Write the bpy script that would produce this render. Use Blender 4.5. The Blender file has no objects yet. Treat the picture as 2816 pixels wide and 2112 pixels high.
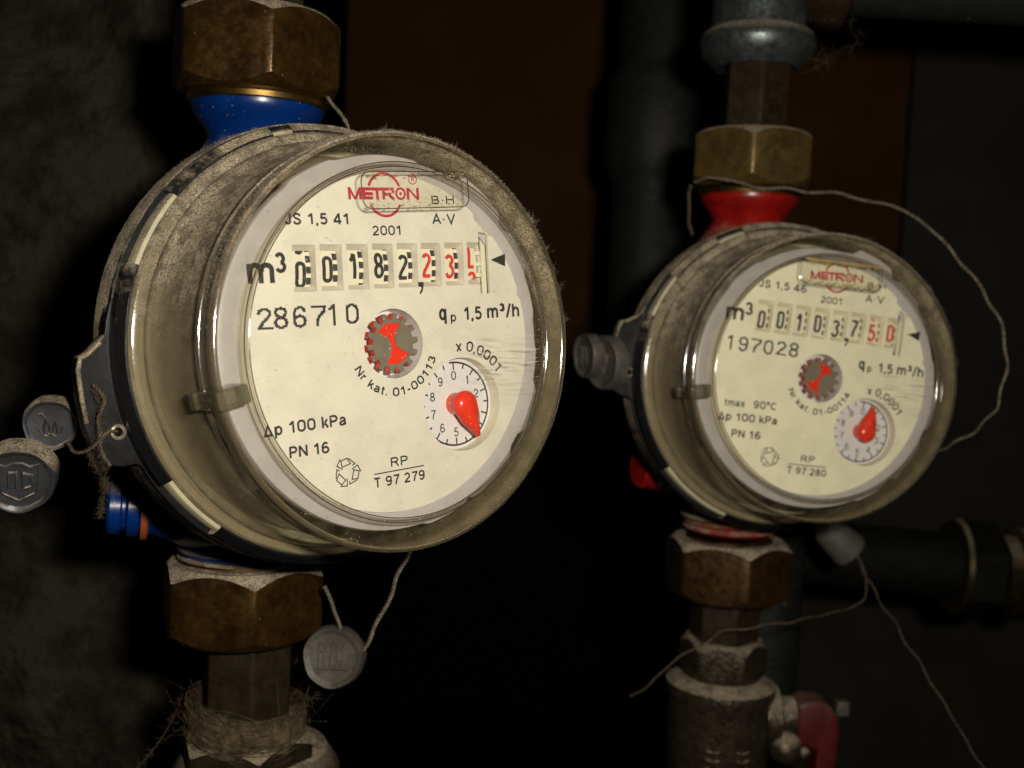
import bpy, bmesh, math, random
from mathutils import Vector, Matrix
random.seed(7)
PI = math.pi
rad = math.radians
sc = bpy.context.scene
COL = sc.collection
# ------------------------------------------------------------------ camera, world, light, exposure (1 unit = 1 cm)
sc.unit_settings.system = 'METRIC'
sc.unit_settings.scale_length = 0.01
pitch, roll = rad(-4.3), rad(2.6)
FW = Vector((0, math.cos(pitch), math.sin(pitch)))
R0 = Vector((1, 0, 0)); U0 = R0.cross(FW)
RT = R0*math.cos(roll)+U0*math.sin(roll)
UP = U0*math.cos(roll)-R0*math.sin(roll)
cam = bpy.data.cameras.new('camera'); co = bpy.data.objects.new('camera', cam); COL.objects.link(co)
co.matrix_world = Matrix((RT, UP, -FW)).transposed().to_4x4()
cam.sensor_width = 36; cam.lens = 38.0; cam.clip_start = 0.5; cam.clip_end = 1000
cam.dof.use_dof = True; cam.dof.focus_distance = 19.4; cam.dof.aperture_fstop = 0.22; cam.dof.aperture_blades = 0
sc.camera = co
w = bpy.data.worlds.new('World'); sc.world = w; w.use_nodes = True
w.node_tree.nodes['Background'].inputs[0].default_value = (1.0, 0.85, 0.65, 1)
w.node_tree.nodes['Background'].inputs[1].default_value = 0.003
fl = bpy.data.lights.new('camera_flash', 'AREA'); fl.shape = 'RECTANGLE'; fl.size = 1.7; fl.size_y = 1.0
fl.energy = 6200; fl.color = (1.0, 0.93, 0.80)
fo = bpy.data.objects.new('camera_flash', fl); COL.objects.link(fo)
fpos = RT*3.3+UP*1.9-FW*0.6
fo.matrix_world = Matrix.Translation(fpos) @ Matrix((RT, UP, -FW)).transposed().to_4x4()
sc.view_settings.view_transform = 'Standard'; sc.view_settings.look = 'None'
sc.view_settings.exposure = 0; sc.view_settings.gamma = 1; sc.view_settings.use_curve_mapping = False
sc.cycles.max_bounces = 10; sc.cycles.transparent_max_bounces = 24; sc.cycles.caustics_refractive = False
sc.cycles.caustics_reflective = False

# ------------------------------------------------------------------ helpers: materials
def newmat(name):
    m = bpy.data.materials.new(name); m.use_nodes = True
    nt = m.node_tree; nt.nodes.clear()
    out = nt.nodes.new('ShaderNodeOutputMaterial')
    return m, nt, out
class NT:
    def __init__(s, nt): s.nt = nt
    def n(s, typ, **kw):
        x = s.nt.nodes.new(typ)
        for k, v in kw.items(): setattr(x, k, v)
        return x
    def l(s, a, b): s.nt.links.new(a, b)
    def math(s, op, a, b=None, c=None, clamp=False):
        x = s.n('ShaderNodeMath', operation=op); x.use_clamp = clamp
        for i, v in enumerate((a, b, c)):
            if v is None: continue
            if isinstance(v, (int, float)): x.inputs[i].default_value = v
            else: s.l(v, x.inputs[i])
        return x.outputs[0]
    def noise(s, scale, detail=4, rough=0.6, vec=None, dist=0):
        x = s.n('ShaderNodeTexNoise'); x.inputs['Scale'].default_value = scale
        x.inputs['Detail'].default_value = detail; x.inputs['Roughness'].default_value = rough
        x.inputs['Distortion'].default_value = dist
        if vec is None: vec = s.coord()
        s.l(vec, x.inputs['Vector']); return x.outputs['Fac']
    def coord(s):
        if not hasattr(s, 'c'): s.c = s.n('ShaderNodeTexCoord').outputs['Object']
        return s.c
    def ramp(s, v, a, b, lo=0.0, hi=1.0):
        x = s.n('ShaderNodeMapRange'); x.interpolation_type = 'SMOOTHSTEP'
        s.l(v, x.inputs[0]); x.inputs[1].default_value = a; x.inputs[2].default_value = b
        x.inputs[3].default_value = lo; x.inputs[4].default_value = hi
        return x.outputs[0]
    def mixc(s, f, a, b):
        x = s.n('ShaderNodeMix', data_type='RGBA')
        s.l(f, x.inputs[0]) if not isinstance(f, (int, float)) else setattr(x.inputs[0], 'default_value', f)
        for i, v in ((6, a), (7, b)):
            if isinstance(v, tuple): x.inputs[i].default_value = (*v, 1)
            else: s.l(v, x.inputs[i])
        return x.outputs[2]
    def mixs(s, f, a, b):
        x = s.n('ShaderNodeMixShader')
        s.l(f, x.inputs[0]) if not isinstance(f, (int, float)) else setattr(x.inputs[0], 'default_value', f)
        s.l(a, x.inputs[1]); s.l(b, x.inputs[2]); return x.outputs[0]
    def bump(s, h, strength=0.5, dist=0.02):
        x = s.n('ShaderNodeBump'); x.inputs['Strength'].default_value = strength
        x.inputs['Distance'].default_value = dist; s.l(h, x.inputs['Height']); return x.outputs[0]
    def princ(s, col, rough=0.5, metal=0.0, normal=None, spec=0.5, coat=0.0, sss=0.0):
        p = s.n('ShaderNodeBsdfPrincipled')
        if isinstance(col, tuple): p.inputs['Base Color'].default_value = (*col, 1)
        else: s.l(col, p.inputs['Base Color'])
        if isinstance(rough, (int, float)): p.inputs['Roughness'].default_value = rough
        else: s.l(rough, p.inputs['Roughness'])
        p.inputs['Metallic'].default_value = metal
        p.inputs['Specular IOR Level'].default_value = spec
        p.inputs['Coat Weight'].default_value = coat
        if sss:
            p.inputs['Subsurface Weight'].default_value = sss
            p.inputs['Subsurface Radius'].default_value = (0.1, 0.05, 0.03)
        if normal is not None: s.l(normal, p.inputs['Normal'])
        return p.outputs[0]
    def dustfac(s, lo, hi, amount, gscale=3.0, nz=0.5):
        """dust that has settled on faces looking up, broken by noise"""
        g = s.n('ShaderNodeNewGeometry'); sp = s.n('ShaderNodeSeparateXYZ'); s.l(g.outputs['Normal'], sp.inputs[0])
        ns = s.noise(gscale, 5, 0.65)
        up = s.math('MULTIPLY', sp.outputs[2], s.math('MULTIPLY_ADD', g.outputs['Backfacing'], -2.0, 1.0))   # the outer side decides
        v = s.math('ADD', up, s.math('MULTIPLY', s.math('SUBTRACT', ns, 0.5), nz*2))
        return s.math('MULTIPLY', s.ramp(v, lo, hi), amount)
    def dust(s, tint=(1, 1, 1), gr=34):
        a = s.noise(gr, 4, 0.7); b = s.noise(3.0, 3, 0.6); c = s.noise(gr*.35, 3, 0.6)
        cc = s.mixc(s.ramp(a, 0.33, 0.62), (0.13*tint[0], 0.10*tint[1], 0.065*tint[2]), (0.70*tint[0], 0.58*tint[1], 0.42*tint[2]))
        cc = s.mixc(s.ramp(b, 0.44, 0.64, 0, .7), cc, (0.17*tint[0], 0.138*tint[1], 0.098*tint[2]))
        cc = s.mixc(s.ramp(c, 0.52, 0.72, 0, .6), cc, (0.10*tint[0], 0.08*tint[1], 0.055*tint[2]))
        h = s.math('ADD', a, s.math('MULTIPLY', c, 1.2))
        return s.princ(cc, 1.0, 0, s.bump(h, 1.0, 0.05), spec=0.05)

def solid(name, col, rough=0.5, metal=0.0, dust=None, var=0.25, vscale=2.0, bump=0.15, bscale=12, bdist=0.02,
          spec=0.5, col2=None, grain=None, coat=0.0, tint=(1, 1, 1), rvar=0.0, sss=0.0):
    m, nt, out = newmat(name); s = NT(nt)
    c2 = col2 or tuple(c*(1-var) for c in col)
    cc = s.mixc(s.ramp(s.noise(vscale, 5, 0.65), 0.38, 0.65), col, c2)
    if grain:  # fine specks of another colour
        cc = s.mixc(s.ramp(s.noise(grain[1], 3, 0.6), grain[2], grain[2]+.06), cc, grain[0])
    rr = rough if not rvar else s.ramp(s.noise(vscale*2.3, 5, .6), .3, .7, max(.02, rough-rvar), rough+rvar)
    nrm = s.bump(s.noise(bscale, 4, 0.6), bump, bdist) if bump else None
    sh = s.princ(cc, rr, metal, nrm, spec, coat, sss)
    if dust:
        sh = s.mixs(s.dustfac(*dust), sh, s.dust(tint))
    s.l(sh, out.inputs[0]); return m

def clear_plastic(name, tint=(0.97, 0.97, 0.93), film=0.0, filmcol=(0.2, 0.165, 0.09), rough=0.04, dust=None, specks=0.0, gloss=1.0, filmvar=0.0, scratch=False, aniso=None):
    """clear moulded plastic: see-through, glossy, with a film of grime and dust lying on it"""
    m, nt, out = newmat(name); s = NT(nt)
    tr = s.n('ShaderNodeBsdfTransparent'); tr.inputs[0].default_value = (*tint, 1)
    gl = s.n('ShaderNodeBsdfGlossy'); gl.inputs['Roughness'].default_value = rough; gl.inputs['Color'].default_value = (1, 1, 1, 1)
    s.l(s.bump(s.noise(5, 3, .5), 0.12, 0.03), gl.inputs['Normal'])
    lw = s.n('ShaderNodeLayerWeight'); lw.inputs[0].default_value = 0.5
    f = s.math('MULTIPLY_ADD', s.math('POWER', lw.outputs['Facing'], 4.0), 0.7*gloss, 0.045*gloss)
    sh = tr.outputs[0]
    if film > 0 or specks > 0 or scratch:
        d = s.n('ShaderNodeBsdfDiffuse'); d.inputs[0].default_value = (*filmcol, 1)
        fac = None
        if film > 0:
            fac = s.ramp(s.noise(2.2, 5, .65), 0.25, 0.75, max(0, film-filmvar), min(1, film+filmvar))
        if specks > 0:
            sp = s.ramp(s.noise(26, 2, .5), 0.70-specks*.05, 0.73)
            fac = sp if fac is None else s.math('MAXIMUM', fac, sp)
        if scratch:
            dv = s.n('ShaderNodeVectorMath', operation='DISTANCE'); s.l(s.coord(), dv.inputs[0]); dv.inputs[1].default_value = (2.5, 7.0, 0)
            sx_ = s.n('ShaderNodeSeparateXYZ'); s.l(s.coord(), sx_.inputs[0])
            cb = s.n('ShaderNodeCombineXYZ'); s.l(s.math('MULTIPLY', dv.outputs[1], 30.0), cb.inputs[0]); s.l(s.math('MULTIPLY', sx_.outputs[0], .9), cb.inputs[1])
            sc1 = s.ramp(s.noise(1.0, 5, .7, vec=cb.outputs[0], dist=.5), 0.52, 0.62)
            # the rubbed patch at the right-hand side of the window
            sep = s.n('ShaderNodeSeparateXYZ'); s.l(s.coord(), sep.inputs[0])
            px = s.math('MULTIPLY', s.ramp(sep.outputs[0], 0.8, 1.9), s.ramp(sep.outputs[0], 3.0, 2.7)); py = s.math('MULTIPLY', s.ramp(sep.outputs[1], -1.0, -.6), s.ramp(sep.outputs[1], .35, -.1))
            patch = s.math('MULTIPLY', s.math('MULTIPLY', px, py), s.math('MULTIPLY', sc1, .6))
            fac = s.math('MAXIMUM', fac, patch) if fac is not None else patch
            d.inputs[0].default_value = (0.62, 0.57, 0.45, 1)
        sh = s.mixs(fac, sh, d.outputs[0])
    sh = s.mixs(f, sh, gl.outputs[0])
    if dust: sh = s.mixs(s.dustfac(*dust), sh, s.dust())
    s.l(sh, out.inputs[0]); return m

# ------------------------------------------------------------------ helpers: meshes
class MB:
    def __init__(s): s.v = []; s.f = []
    def add(s, vs, fs):
        o = len(s.v); s.v += [tuple(v) for v in vs]; s.f += [tuple(i+o for i in f) for f in fs]; return s
    def revolve(s, prof, M=None, seg=96, a0=0, a1=2*PI, rmod=None):
        full = abs(a1-a0-2*PI) < 1e-6; n = seg if full else seg+1; vs = []; fs = []
        for i in range(n):
            a = a0+(a1-a0)*i/seg; ca, sa = math.cos(a), math.sin(a)
            for r, z in prof:
                if rmod: r = rmod(r, a, z)
                p = Vector((r*ca, r*sa, z)); vs.append(M @ p if M else p)
        k = len(prof)
        for i in range(seg):
            j = (i+1) % n
            for q in range(k-1):
                fs.append((i*k+q, j*k+q, j*k+q+1, i*k+q+1))
        return s.add(vs, fs)
    def box(s, x0, x1, y0, y1, z0, z1, M=None, bev=0):
        bm = bmesh.new(); bmesh.ops.create_cube(bm, size=1)
        for v in bm.verts: v.co = Vector(((x0+x1)/2+v.co.x*(x1-x0), (y0+y1)/2+v.co.y*(y1-y0), (z0+z1)/2+v.co.z*(z1-z0)))
        if bev: bmesh.ops.bevel(bm, geom=bm.edges[:], offset=bev, segments=3, profile=.5, affect='EDGES')
        s.bm(bm, M); return s
    def bm(s, bm, M=None):
        bm.verts.ensure_lookup_table(); bm.verts.index_update()
        s.add([(M @ v.co if M else v.co.copy()) for v in bm.verts], [[v.index for v in f.verts] for f in bm.faces]); bm.free()
    def tube(s, pts, r, seg=8, caps=True, rvar=None):
        pts = [Vector(p) for p in pts]; n = len(pts); vs = []; fs = []
        prev = None
        for i, p in enumerate(pts):
            t = (pts[min(i+1, n-1)]-pts[max(i-1, 0)]).normalized()
            if prev is None:
                a = Vector((0, 0, 1)) if abs(t.z) < .9 else Vector((1, 0, 0)); e1 = t.cross(a).normalized()
            else: e1 = (prev-t*prev.dot(t)).normalized()
            prev = e1; e2 = t.cross(e1)
            rr = r if rvar is None else r*rvar(i/(n-1))
            for k in range(seg):
                a = 2*PI*k/seg; vs.append(p+rr*(math.cos(a)*e1+math.sin(a)*e2))
        for i in range(n-1):
            for k in range(seg):
                k2 = (k+1) % seg; fs.append((i*seg+k, i*seg+k2, (i+1)*seg+k2, (i+1)*seg+k))
        if caps: fs += [tuple(range(seg-1, -1, -1)), tuple(range((n-1)*seg, n*seg))]
        return s.add(vs, fs)
    def prism(s, poly, z0, z1, M=None):
        n = len(poly); vs = [Vector((x, y, z)) for z in (z0, z1) for x, y in poly]
        fs = [tuple(range(n-1, -1, -1)), tuple(range(n, 2*n))]+[(i, (i+1) % n, n+(i+1) % n, n+i) for i in range(n)]
        return s.add([M @ v for v in vs] if M else vs, fs)
    def ribbon(s, pts, w, closed=False, z=0.0, f=None):
        pts = [Vector((p[0], p[1])) for p in pts]; n = len(pts); L = []; Rr = []
        for i, p in enumerate(pts):
            a = pts[(i-1) % n] if (closed or i > 0) else p
            b = pts[(i+1) % n] if (closed or i < n-1) else p
            d1 = (p-a).normalized() if (p-a).length > 1e-9 else None; d2 = (b-p).normalized() if (b-p).length > 1e-9 else None
            if d1 is None: d1 = d2
            if d2 is None: d2 = d1
            n1 = Vector((-d1.y, d1.x)); n2 = Vector((-d2.y, d2.x)); m = (n1+n2)
            m = m.normalized() if m.length > 1e-6 else n1
            k = w/2/max(.45, m.dot(n1)); L.append(p+m*k); Rr.append(p-m*k)
        vs = [(q.x, q.y, z) for q in L]+[(q.x, q.y, z) for q in Rr]
        m_ = n if closed else n-1
        fs = [(n+i, n+(i+1) % n, (i+1) % n, i) for i in range(m_)]
        if f: vs = [f(Vector(v)) for v in vs]
        return s.add(vs, fs)
    def xf(s, fn): s.v = [tuple(fn(Vector(v))) for v in s.v]; return s
    def build(s, name, mat, parent=None, smooth=35, world=None, kind=None, label=None):
        me = bpy.data.meshes.new(name)
        vs = s.v
        if world is not None: Mi = world.inverted(); vs = [tuple(Mi @ Vector(v)) for v in vs]
        me.from_pydata(vs, [], s.f); me.update()
        if smooth:
            bm = bmesh.new(); bm.from_mesh(me); bmesh.ops.recalc_face_normals(bm, faces=bm.faces[:]); bm.to_mesh(me); bm.free()
            me.shade_smooth(); me.set_sharp_from_angle(angle=rad(smooth))
        me.materials.append(mat)
        o = bpy.data.objects.new(name, me); COL.objects.link(o)
        if parent is not None: o.parent = parent
        if kind: o['kind'] = kind
        if label: o['label'] = label
        return o
def arc(cx, cy, r, a0, a1, n=24, ry=None):
    ry = ry or r
    return [(cx+r*math.cos(rad(a0+(a1-a0)*i/n)), cy+ry*math.sin(rad(a0+(a1-a0)*i/n))) for i in range(n+1)]
def bez(pts, n=40):
    """Catmull-Rom through points"""
    P = [Vector(p) for p in pts]; P = [2*P[0]-P[1]]+P+[2*P[-1]-P[-2]]; out = []
    m = len(P)-3; per = max(2, n//m)
    for i in range(m):
        for k in range(per):
            t = k/per; a, b, c, d = P[i:i+4]
            out.append(.5*((2*b)+(c-a)*t+(2*a-5*b+4*c-d)*t*t+(3*b-a-3*c+d)*t**3))
    out.append(P[-2]); return out
def tag(o, label, cat, group=None):
    o['label'] = label; o['category'] = cat
    if group: o['group'] = group
    return o
def empty(name, M):
    o = bpy.data.objects.new(name, None); o.empty_display_size = 1; COL.objects.link(o); o.matrix_world = M; return o
def plate(polys, z0, z1, bevel=0):
    """flat plate with holes from closed outlines (first = outer)"""
    cu = bpy.data.curves.new('plate', 'CURVE'); cu.dimensions = '2D'; cu.fill_mode = 'BOTH'
    cu.extrude = (z1-z0)/2-bevel; cu.bevel_depth = bevel; cu.bevel_resolution = 1
    for poly in polys:
        sp = cu.splines.new('POLY'); sp.points.add(len(poly)-1); sp.use_cyclic_u = True
        for i, p in enumerate(poly): sp.points[i].co = (p[0], p[1], 0, 1)
    o = bpy.data.objects.new('plate', cu); COL.objects.link(o)
    dg = bpy.context.evaluated_depsgraph_get(); me = bpy.data.meshes.new_from_object(o.evaluated_get(dg))
    mb = MB(); zc = (z0+z1)/2
    mb.add([(v.co.x, v.co.y, v.co.z+zc) for v in me.vertices], [tuple(p.vertices) for p in me.polygons])
    bpy.data.objects.remove(o); bpy.data.curves.remove(cu); bpy.data.meshes.remove(me); return mb
def O_(cx, cy, rx, ry): return (arc(cx, cy, rx, -90, 270, 24, ry)[:-1], True)
def S_(*p): return (list(p), False)
GL = {
 '0': (.66, [(arc(.33, .66, .26, 0, 180, 12, .27)+arc(.33, .34, .26, 180, 360, 12, .27), True)]),
 '1': (.56, [S_((.06, .72), (.22, .79), (.31, .93)), S_((.36, 0), (.36, 1))]),
 '2': (.66, [(arc(.32, .67, .24, 165, -35, 14, .26)+[(.13, .16), (.09, .07), (.62, .07)], False)]),
 '3': (.66, [(arc(.31, .71, .22, 160, -80, 12, .22), False), (arc(.32, .28, .25, 85, -160, 14, .22), False)]),
 '4': (.68, [S_((.47, 0), (.47, .90), (.42, .90), (.07, .34), (.07, .26), (.66, .26))]),
 '5': (.66, [([(.57, .93), (.18, .93), (.12, .50)], False), (arc(.32, .33, .25, 140, -150, 14, .27), False)]),
 '6': (.66, [O_(.33, .31, .25, .245), (arc(.34, .52, .26, 45, 190, 10, .41), False)]),
 '7': (.64, [S_((.05, .93), (.58, .93), (.56, .85), (.36, .5), (.25, 0))]),
 '8': (.66, [O_(.33, .73, .21, .20), O_(.33, .28, .25, .215)]),
 '9': (.66, [O_(.32, .69, .25, .245), (arc(.31, .48, .26, 225, 370, 10, .41), False)]),
 'J': (.52, [([(.42, 1), (.42, .28)]+arc(.24, .27, .18, 0, -170, 8, .20)[1:], False)]),
 'S': (.68, [([tuple(q[:2]) for q in bez([(.58, .72, 0), (.50, .89, 0), (.34, .94, 0), (.17, .89, 0), (.11, .74, 0), (.20, .58, 0), (.45, .46, 0), (.59, .30, 0), (.52, .12, 0), (.34, .06, 0), (.15, .11, 0), (.08, .30, 0)], 40)], False)]),
 'B': (.68, [S_((.08, 0), (.08, 1)), ([(.15, .93), (.36, .93)]+arc(.36, .72, .19, 85, -85, 8, .21)+[(.15, .51)], False), ([(.38, .50)]+arc(.38, .285, .22, 85, -85, 8, .215)+[(.15, .07)], False)]),
 'H': (.72, [S_((.08, 0), (.08, 1)), S_((.64, 0), (.64, 1)), S_((.15, .52), (.57, .52))]),
 'A': (.72, [S_((.05, 0), (.36, .97), (.67, 0)), S_((.20, .32), (.52, .32))]),
 'V': (.72, [S_((.05, 1), (.36, .03), (.67, 1))]),
 'P': (.66, [S_((.08, 0), (.08, 1)), ([(.15, .93), (.36, .93)]+arc(.36, .70, .23, 85, -85, 10, .23)+[(.15, .47)], False)]),
 'R': (.72, [S_((.08, 0), (.08, 1)), ([(.15, .93), (.38, .93)]+arc(.38, .71, .23, 85, -85, 10, .22)+[(.15, .49)], False), S_((.36, .46), (.50, .36), (.66, 0))]),
 'N': (.74, [S_((.08, 0), (.08, 1)), S_((.09, .95), (.65, .05)), S_((.66, 0), (.66, 1))]),
 'T': (.66, [S_((.0, .93), (.66, .93)), S_((.33, 0), (.33, .86))]),
 'C': (.72, [(arc(.38, .5, .30, 40, 320, 20, .43), False)]),
 '\u0394': (.72, [([(.08, .06), (.35, .90), (.64, .06)], True)]),
 'k': (.52, [S_((.07, 0), (.07, 1)), S_((.13, .28), (.45, .74)), S_((.25, .42), (.49, 0))]),
 'a': (.58, [([(.08, .55)]+arc(.28, .50, .19, 150, 0, 8, .18)+[(.47, .12), (.54, .05)], False), ([(.43, .42), (.25, .37)]+arc(.23, .21, .16, 100, 290, 10, .15)+[(.44, .18)], False)]),
 'p': (.58, [S_((.07, -.27), (.07, .74)), O_(.31, .37, .21, .31)]),
 'q': (.58, [S_((.51, -.27), (.51, .74)), O_(.27, .37, .21, .31)]),
 'h': (.56, [S_((.07, 0), (.07, 1)), ([(.10, .42)]+arc(.29, .48, .19, 165, 0, 8, .20)+[(.48, 0)], False)]),
 'm': (.86, [S_((.07, 0), (.07, .74)), ([(.10, .42)]+arc(.25, .50, .17, 165, 0, 8, .18)+[(.42, 0)], False), ([(.46, .42)]+arc(.61, .50, .17, 165, 0, 8, .18)+[(.78, 0)], False)]),
 'x': (.52, [S_((.04, .74), (.48, 0)), S_((.04, 0), (.48, .74))]),
 'r': (.36, [S_((.07, 0), (.07, .74)), (arc(.28, .46, .19, 170, 75, 6, .22), False)]),
 't': (.34, [([(.16, .94), (.16, .18)]+arc(.26, .18, .10, 180, 280, 5, .12), False), S_((.02, .68), (.32, .68))]),
 '-': (.40, [S_((.05, .38), (.35, .38))]), '.': (.20, [S_((.10, 0), (.10, .15))]),
 ',': (.20, [S_((.10, .14), (.10, 0), (.06, -.14))]), '/': (.34, [S_((.02, -.03), (.32, 1.03))]),
 '\u00b0': (.34, [O_(.17, .82, .11, .12)]), '\u00b7': (.22, [S_((.11, .36), (.11, .54))]),
 '\u00b3': (.40, [(arc(.19, .87, .12, 160, -80, 8, .11), False), (arc(.19, .65, .14, 85, -160, 8, .12), False)]), ' ': (.26, []),
}
def strokes(t, sp=.13):
    x = 0; out = []
    for ch in t:
        wd, ss = GL[ch]
        for pts, cl in ss: out.append(([(p[0]+x, p[1]) for p in pts], cl))
        x += wd+sp
    return out, x-sp
def line_text(mb, t, p0, p1, h, z, off=.15, ref='H'):
    """lettering drawn as strokes between two baseline points; h = height of the ref letter"""
    ss, tw = strokes(t); cap = h/.74 if ref == 'x' else h
    sx = (Vector(p1)-Vector(p0)).length/tw; d = (Vector(p1)-Vector(p0)).normalized(); nn = Vector((-d.y, d.x))
    for i, (pts, cl) in enumerate(ss):
        q = [Vector(p0)+d*(x*sx)+nn*(y*cap) for x, y in pts]
        mb.ribbon(q, off*cap*(.8 if t == '\u00b3' else 1), cl, z=z+(i % 5)*.0004)
def arc_text(mb, t, c, rbase, a0, a1, h, z, inward=False, off=.15):
    ss, tw = strokes(t)
    for i, (pts, cl) in enumerate(ss):
        q = []
        for x, y in pts:
            a = rad(a0+(a1-a0)*x/tw); r = rbase-y*h if inward else rbase+y*h
            q.append((c[0]+r*math.cos(a), c[1]+r*math.sin(a)))
        mb.ribbon(q, off*h, cl, z=z+(i % 5)*.0004)
# narrow numerals of the counter drums, drawn as strokes in a box 1 wide, 2.4 high
def dense(pts, m):
    out = [pts[0]]
    for a, b in zip(pts[:-1], pts[1:]):
        k = max(1, int(math.hypot(b[0]-a[0], b[1]-a[1])/m+.999))
        out += [(a[0]+(b[0]-a[0])*i/k, a[1]+(b[1]-a[1])*i/k) for i in range(1, k+1)]
    return out
def rr(x0, x1, y0, y1, r, a=0):
    return arc(x1-r, y1-r, r, 0, 90, 6)+arc(x0+r, y1-r, r, 90, 180, 6)+arc(x0+r, y0+r, r, 180, 270, 6)+arc(x1-r, y0+r, r, 270, 360, 6)
NUM = {
 '0': [(lambda q: (q+[q[0]], False))(rr(.12, .88, .12, 2.28, .36)[20:]+rr(.12, .88, .12, 2.28, .36)[:20])],
 '1': [([(.12, 1.72), (.30, 1.86), (.42, 2.06), (.5, 2.28), (.62, 2.28)], False), ([(.62, 2.38), (.62, 0.02)], False)],
 '2': [(arc(.5, 1.88, .38, 170, -20, 12)+[(.78, 1.55), (.2, .62), (.12, .3), (.12, .13)], False), ([(.02, .13), (.95, .13)], False)],
 '3': [(arc(.48, 1.86, .38, 165, -60, 12)+[(.5, 1.32)], False), ([(.4, 1.30), (.6, 1.27)]+arc(.48, .66, .42, 55, -165, 14, .54), False)],
 '4': [([(.72, .02), (.72, 2.3), (.1, .72), (.1, .62), (1.0, .62)], False)],
 '5': [([(.9, 2.27), (.2, 2.27), (.15, 1.3), (.3, 1.42)]+arc(.48, .78, .42, 90, -160, 14, .66), False)],
 'u': [([(.30, 2.35), (.24, 1.5), (.10, .5), (.10, .13), (.72, .13)], False)],
 '7': [([(.05, 2.26), (.9, 2.26), (.86, 2.0), (.4, .8), (.36, .02)], False)],
 '8': [(arc(.5, 1.78, .34, -90, 270, 16, .50)[:-1], True), (arc(.5, .68, .40, -90, 270, 16, .56)[:-1], True)],
 '6': [(arc(.5, .68, .40, -90, 270, 16, .56)[:-1], True), (arc(.52, 1.6, .42, 50, 180, 8, .68)+[(.1, .68)], False)],
 '9': [(arc(.5, 1.72, .40, -90, 270, 16, .56)[:-1], True), (arc(.48, .8, .42, 230, 360, 8, .68)+[(.9, 1.72)], False)],
}
# wider numerals of the printed serial number (box 1 x 1.45), laid as rows of ink dots
SER = {
 '0': [[(.5, 1.42), (.22, 1.3), (.12, 1.05), (.12, .4), (.22, .14), (.5, .03), (.78, .14), (.88, .4), (.88, 1.05), (.78, 1.3), (.5, 1.42)]],
 '1': [[(.25, 1.18), (.55, 1.40)], [(.58, 1.42), (.58, .03)]],
 '2': [[(.1, 1.1), (.2, 1.32), (.48, 1.42), (.78, 1.32), (.88, 1.08), (.75, .82), (.4, .5), (.12, .06)], [(.08, .05), (.95, .05)]],
 '6': [[(.86, 1.15), (.74, 1.36), (.5, 1.42), (.25, 1.28), (.12, .95), (.12, .4), (.25, .12), (.52, .03), (.8, .14), (.9, .42), (.8, .7), (.5, .82), (.2, .68)]],
 '7': [[(.05, 1.4), (.95, 1.4)], [(.92, 1.36), (.86, 1.05), (.5, .68), (.38, .4), (.36, .03)]],
 '8': [[(.5, 1.42), (.22, 1.32), (.14, 1.1), (.25, .86), (.5, .77), (.75, .86), (.86, 1.1), (.78, 1.32), (.5, 1.42)],
       [(.5, .77), (.2, .64), (.1, .38), (.2, .12), (.5, .03), (.8, .12), (.9, .38), (.8, .64), (.5, .77)]],
 '9': [[(.14, .3), (.26, .09), (.5, .03), (.75, .17), (.88, .5), (.88, 1.05), (.75, 1.33), (.48, 1.42), (.2, 1.31), (.1, 1.03), (.2, .75), (.5, .63), (.8, .77)]],
}

# ------------------------------------------------------------------ materials
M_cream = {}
for k, c in (('a', (0.715, 0.665, 0.575)), ('b', (0.86, 0.81, 0.62))):  # b lightened in colour to offset the flash falloff at the farther dial
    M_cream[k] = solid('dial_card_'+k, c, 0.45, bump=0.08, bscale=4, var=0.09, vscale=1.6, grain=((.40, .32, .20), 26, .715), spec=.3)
m_wheel = solid('drum_plastic', (0.72, 0.67, 0.53), 0.5, bump=0.04, var=.05)
m_white = solid('white_holder', (0.47, 0.435, 0.43), 0.35, bump=0.05, var=.08, sss=.15)
m_disc = solid('white_disc', (0.70, 0.68, 0.70), 0.4, bump=0.03, var=.04, grain=((.3, .25, .18), 40, .74))
m_ink = solid('black_ink', (0.028, 0.027, 0.030), 0.5, bump=0, var=.3, grain=((.10, .10, .10), 60, .62))
m_inkr = solid('red_ink', (0.62, 0.045, 0.03), 0.5, bump=0, var=.15)
m_logo = solid('crimson_ink', (0.50, 0.03, 0.06), 0.5, bump=0, var=.15, grain=((.6, .4, .35), 50, .66))
m_red = solid('red_plastic', (0.80, 0.035, 0.012), 0.22, bump=0.03, var=.05, sss=.1, grain=((.8, .3, .25), 40, .75))
m_gear = solid('wheel_foil', (0.19, 0.165, 0.125), 0.42, bump=0.04, var=.12, grain=((.45, .4, .33), 40, .72), spec=.3)
m_black = solid('black_plastic', (0.006, 0.006, 0.007), 0.38, bump=0.12, bscale=9, dust=(0.16, 0.55, 0.97, 4, .38), rvar=.04, grain=((.16, .11, .06), 22, .735), spec=.3)
m_blackd = solid('dusty_black_plastic', (0.006, 0.006, 0.007), 0.4, bump=0.2, bscale=9, dust=(-0.75, 0.35, 0.96, 4, .5), rvar=.04, spec=.3)
m_scraped = solid('scraped_black_plastic', (0.012, 0.0115, 0.011), 0.5, bump=0.3, bscale=9, dust=(0.42, 0.95, 0.95, 5, .6), spec=.3)
m_base = solid('cream_base', (0.46, 0.42, 0.27), 0.5, bump=0.06, dust=(0.15, 0.6, 0.97, 3.5, .45), var=.15)
m_hold = solid('cup_interior', (0.23, 0.19, 0.12), 0.7, var=.2)
m_blue = solid('blue_paint', (0.0008, 0.024, 0.150), 0.28, bump=0.10, bscale=5, dust=(0.30, 1.1, 0.85, 3.5, .6), grain=((.25, .28, .3), 14, .675), var=.2)
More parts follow.
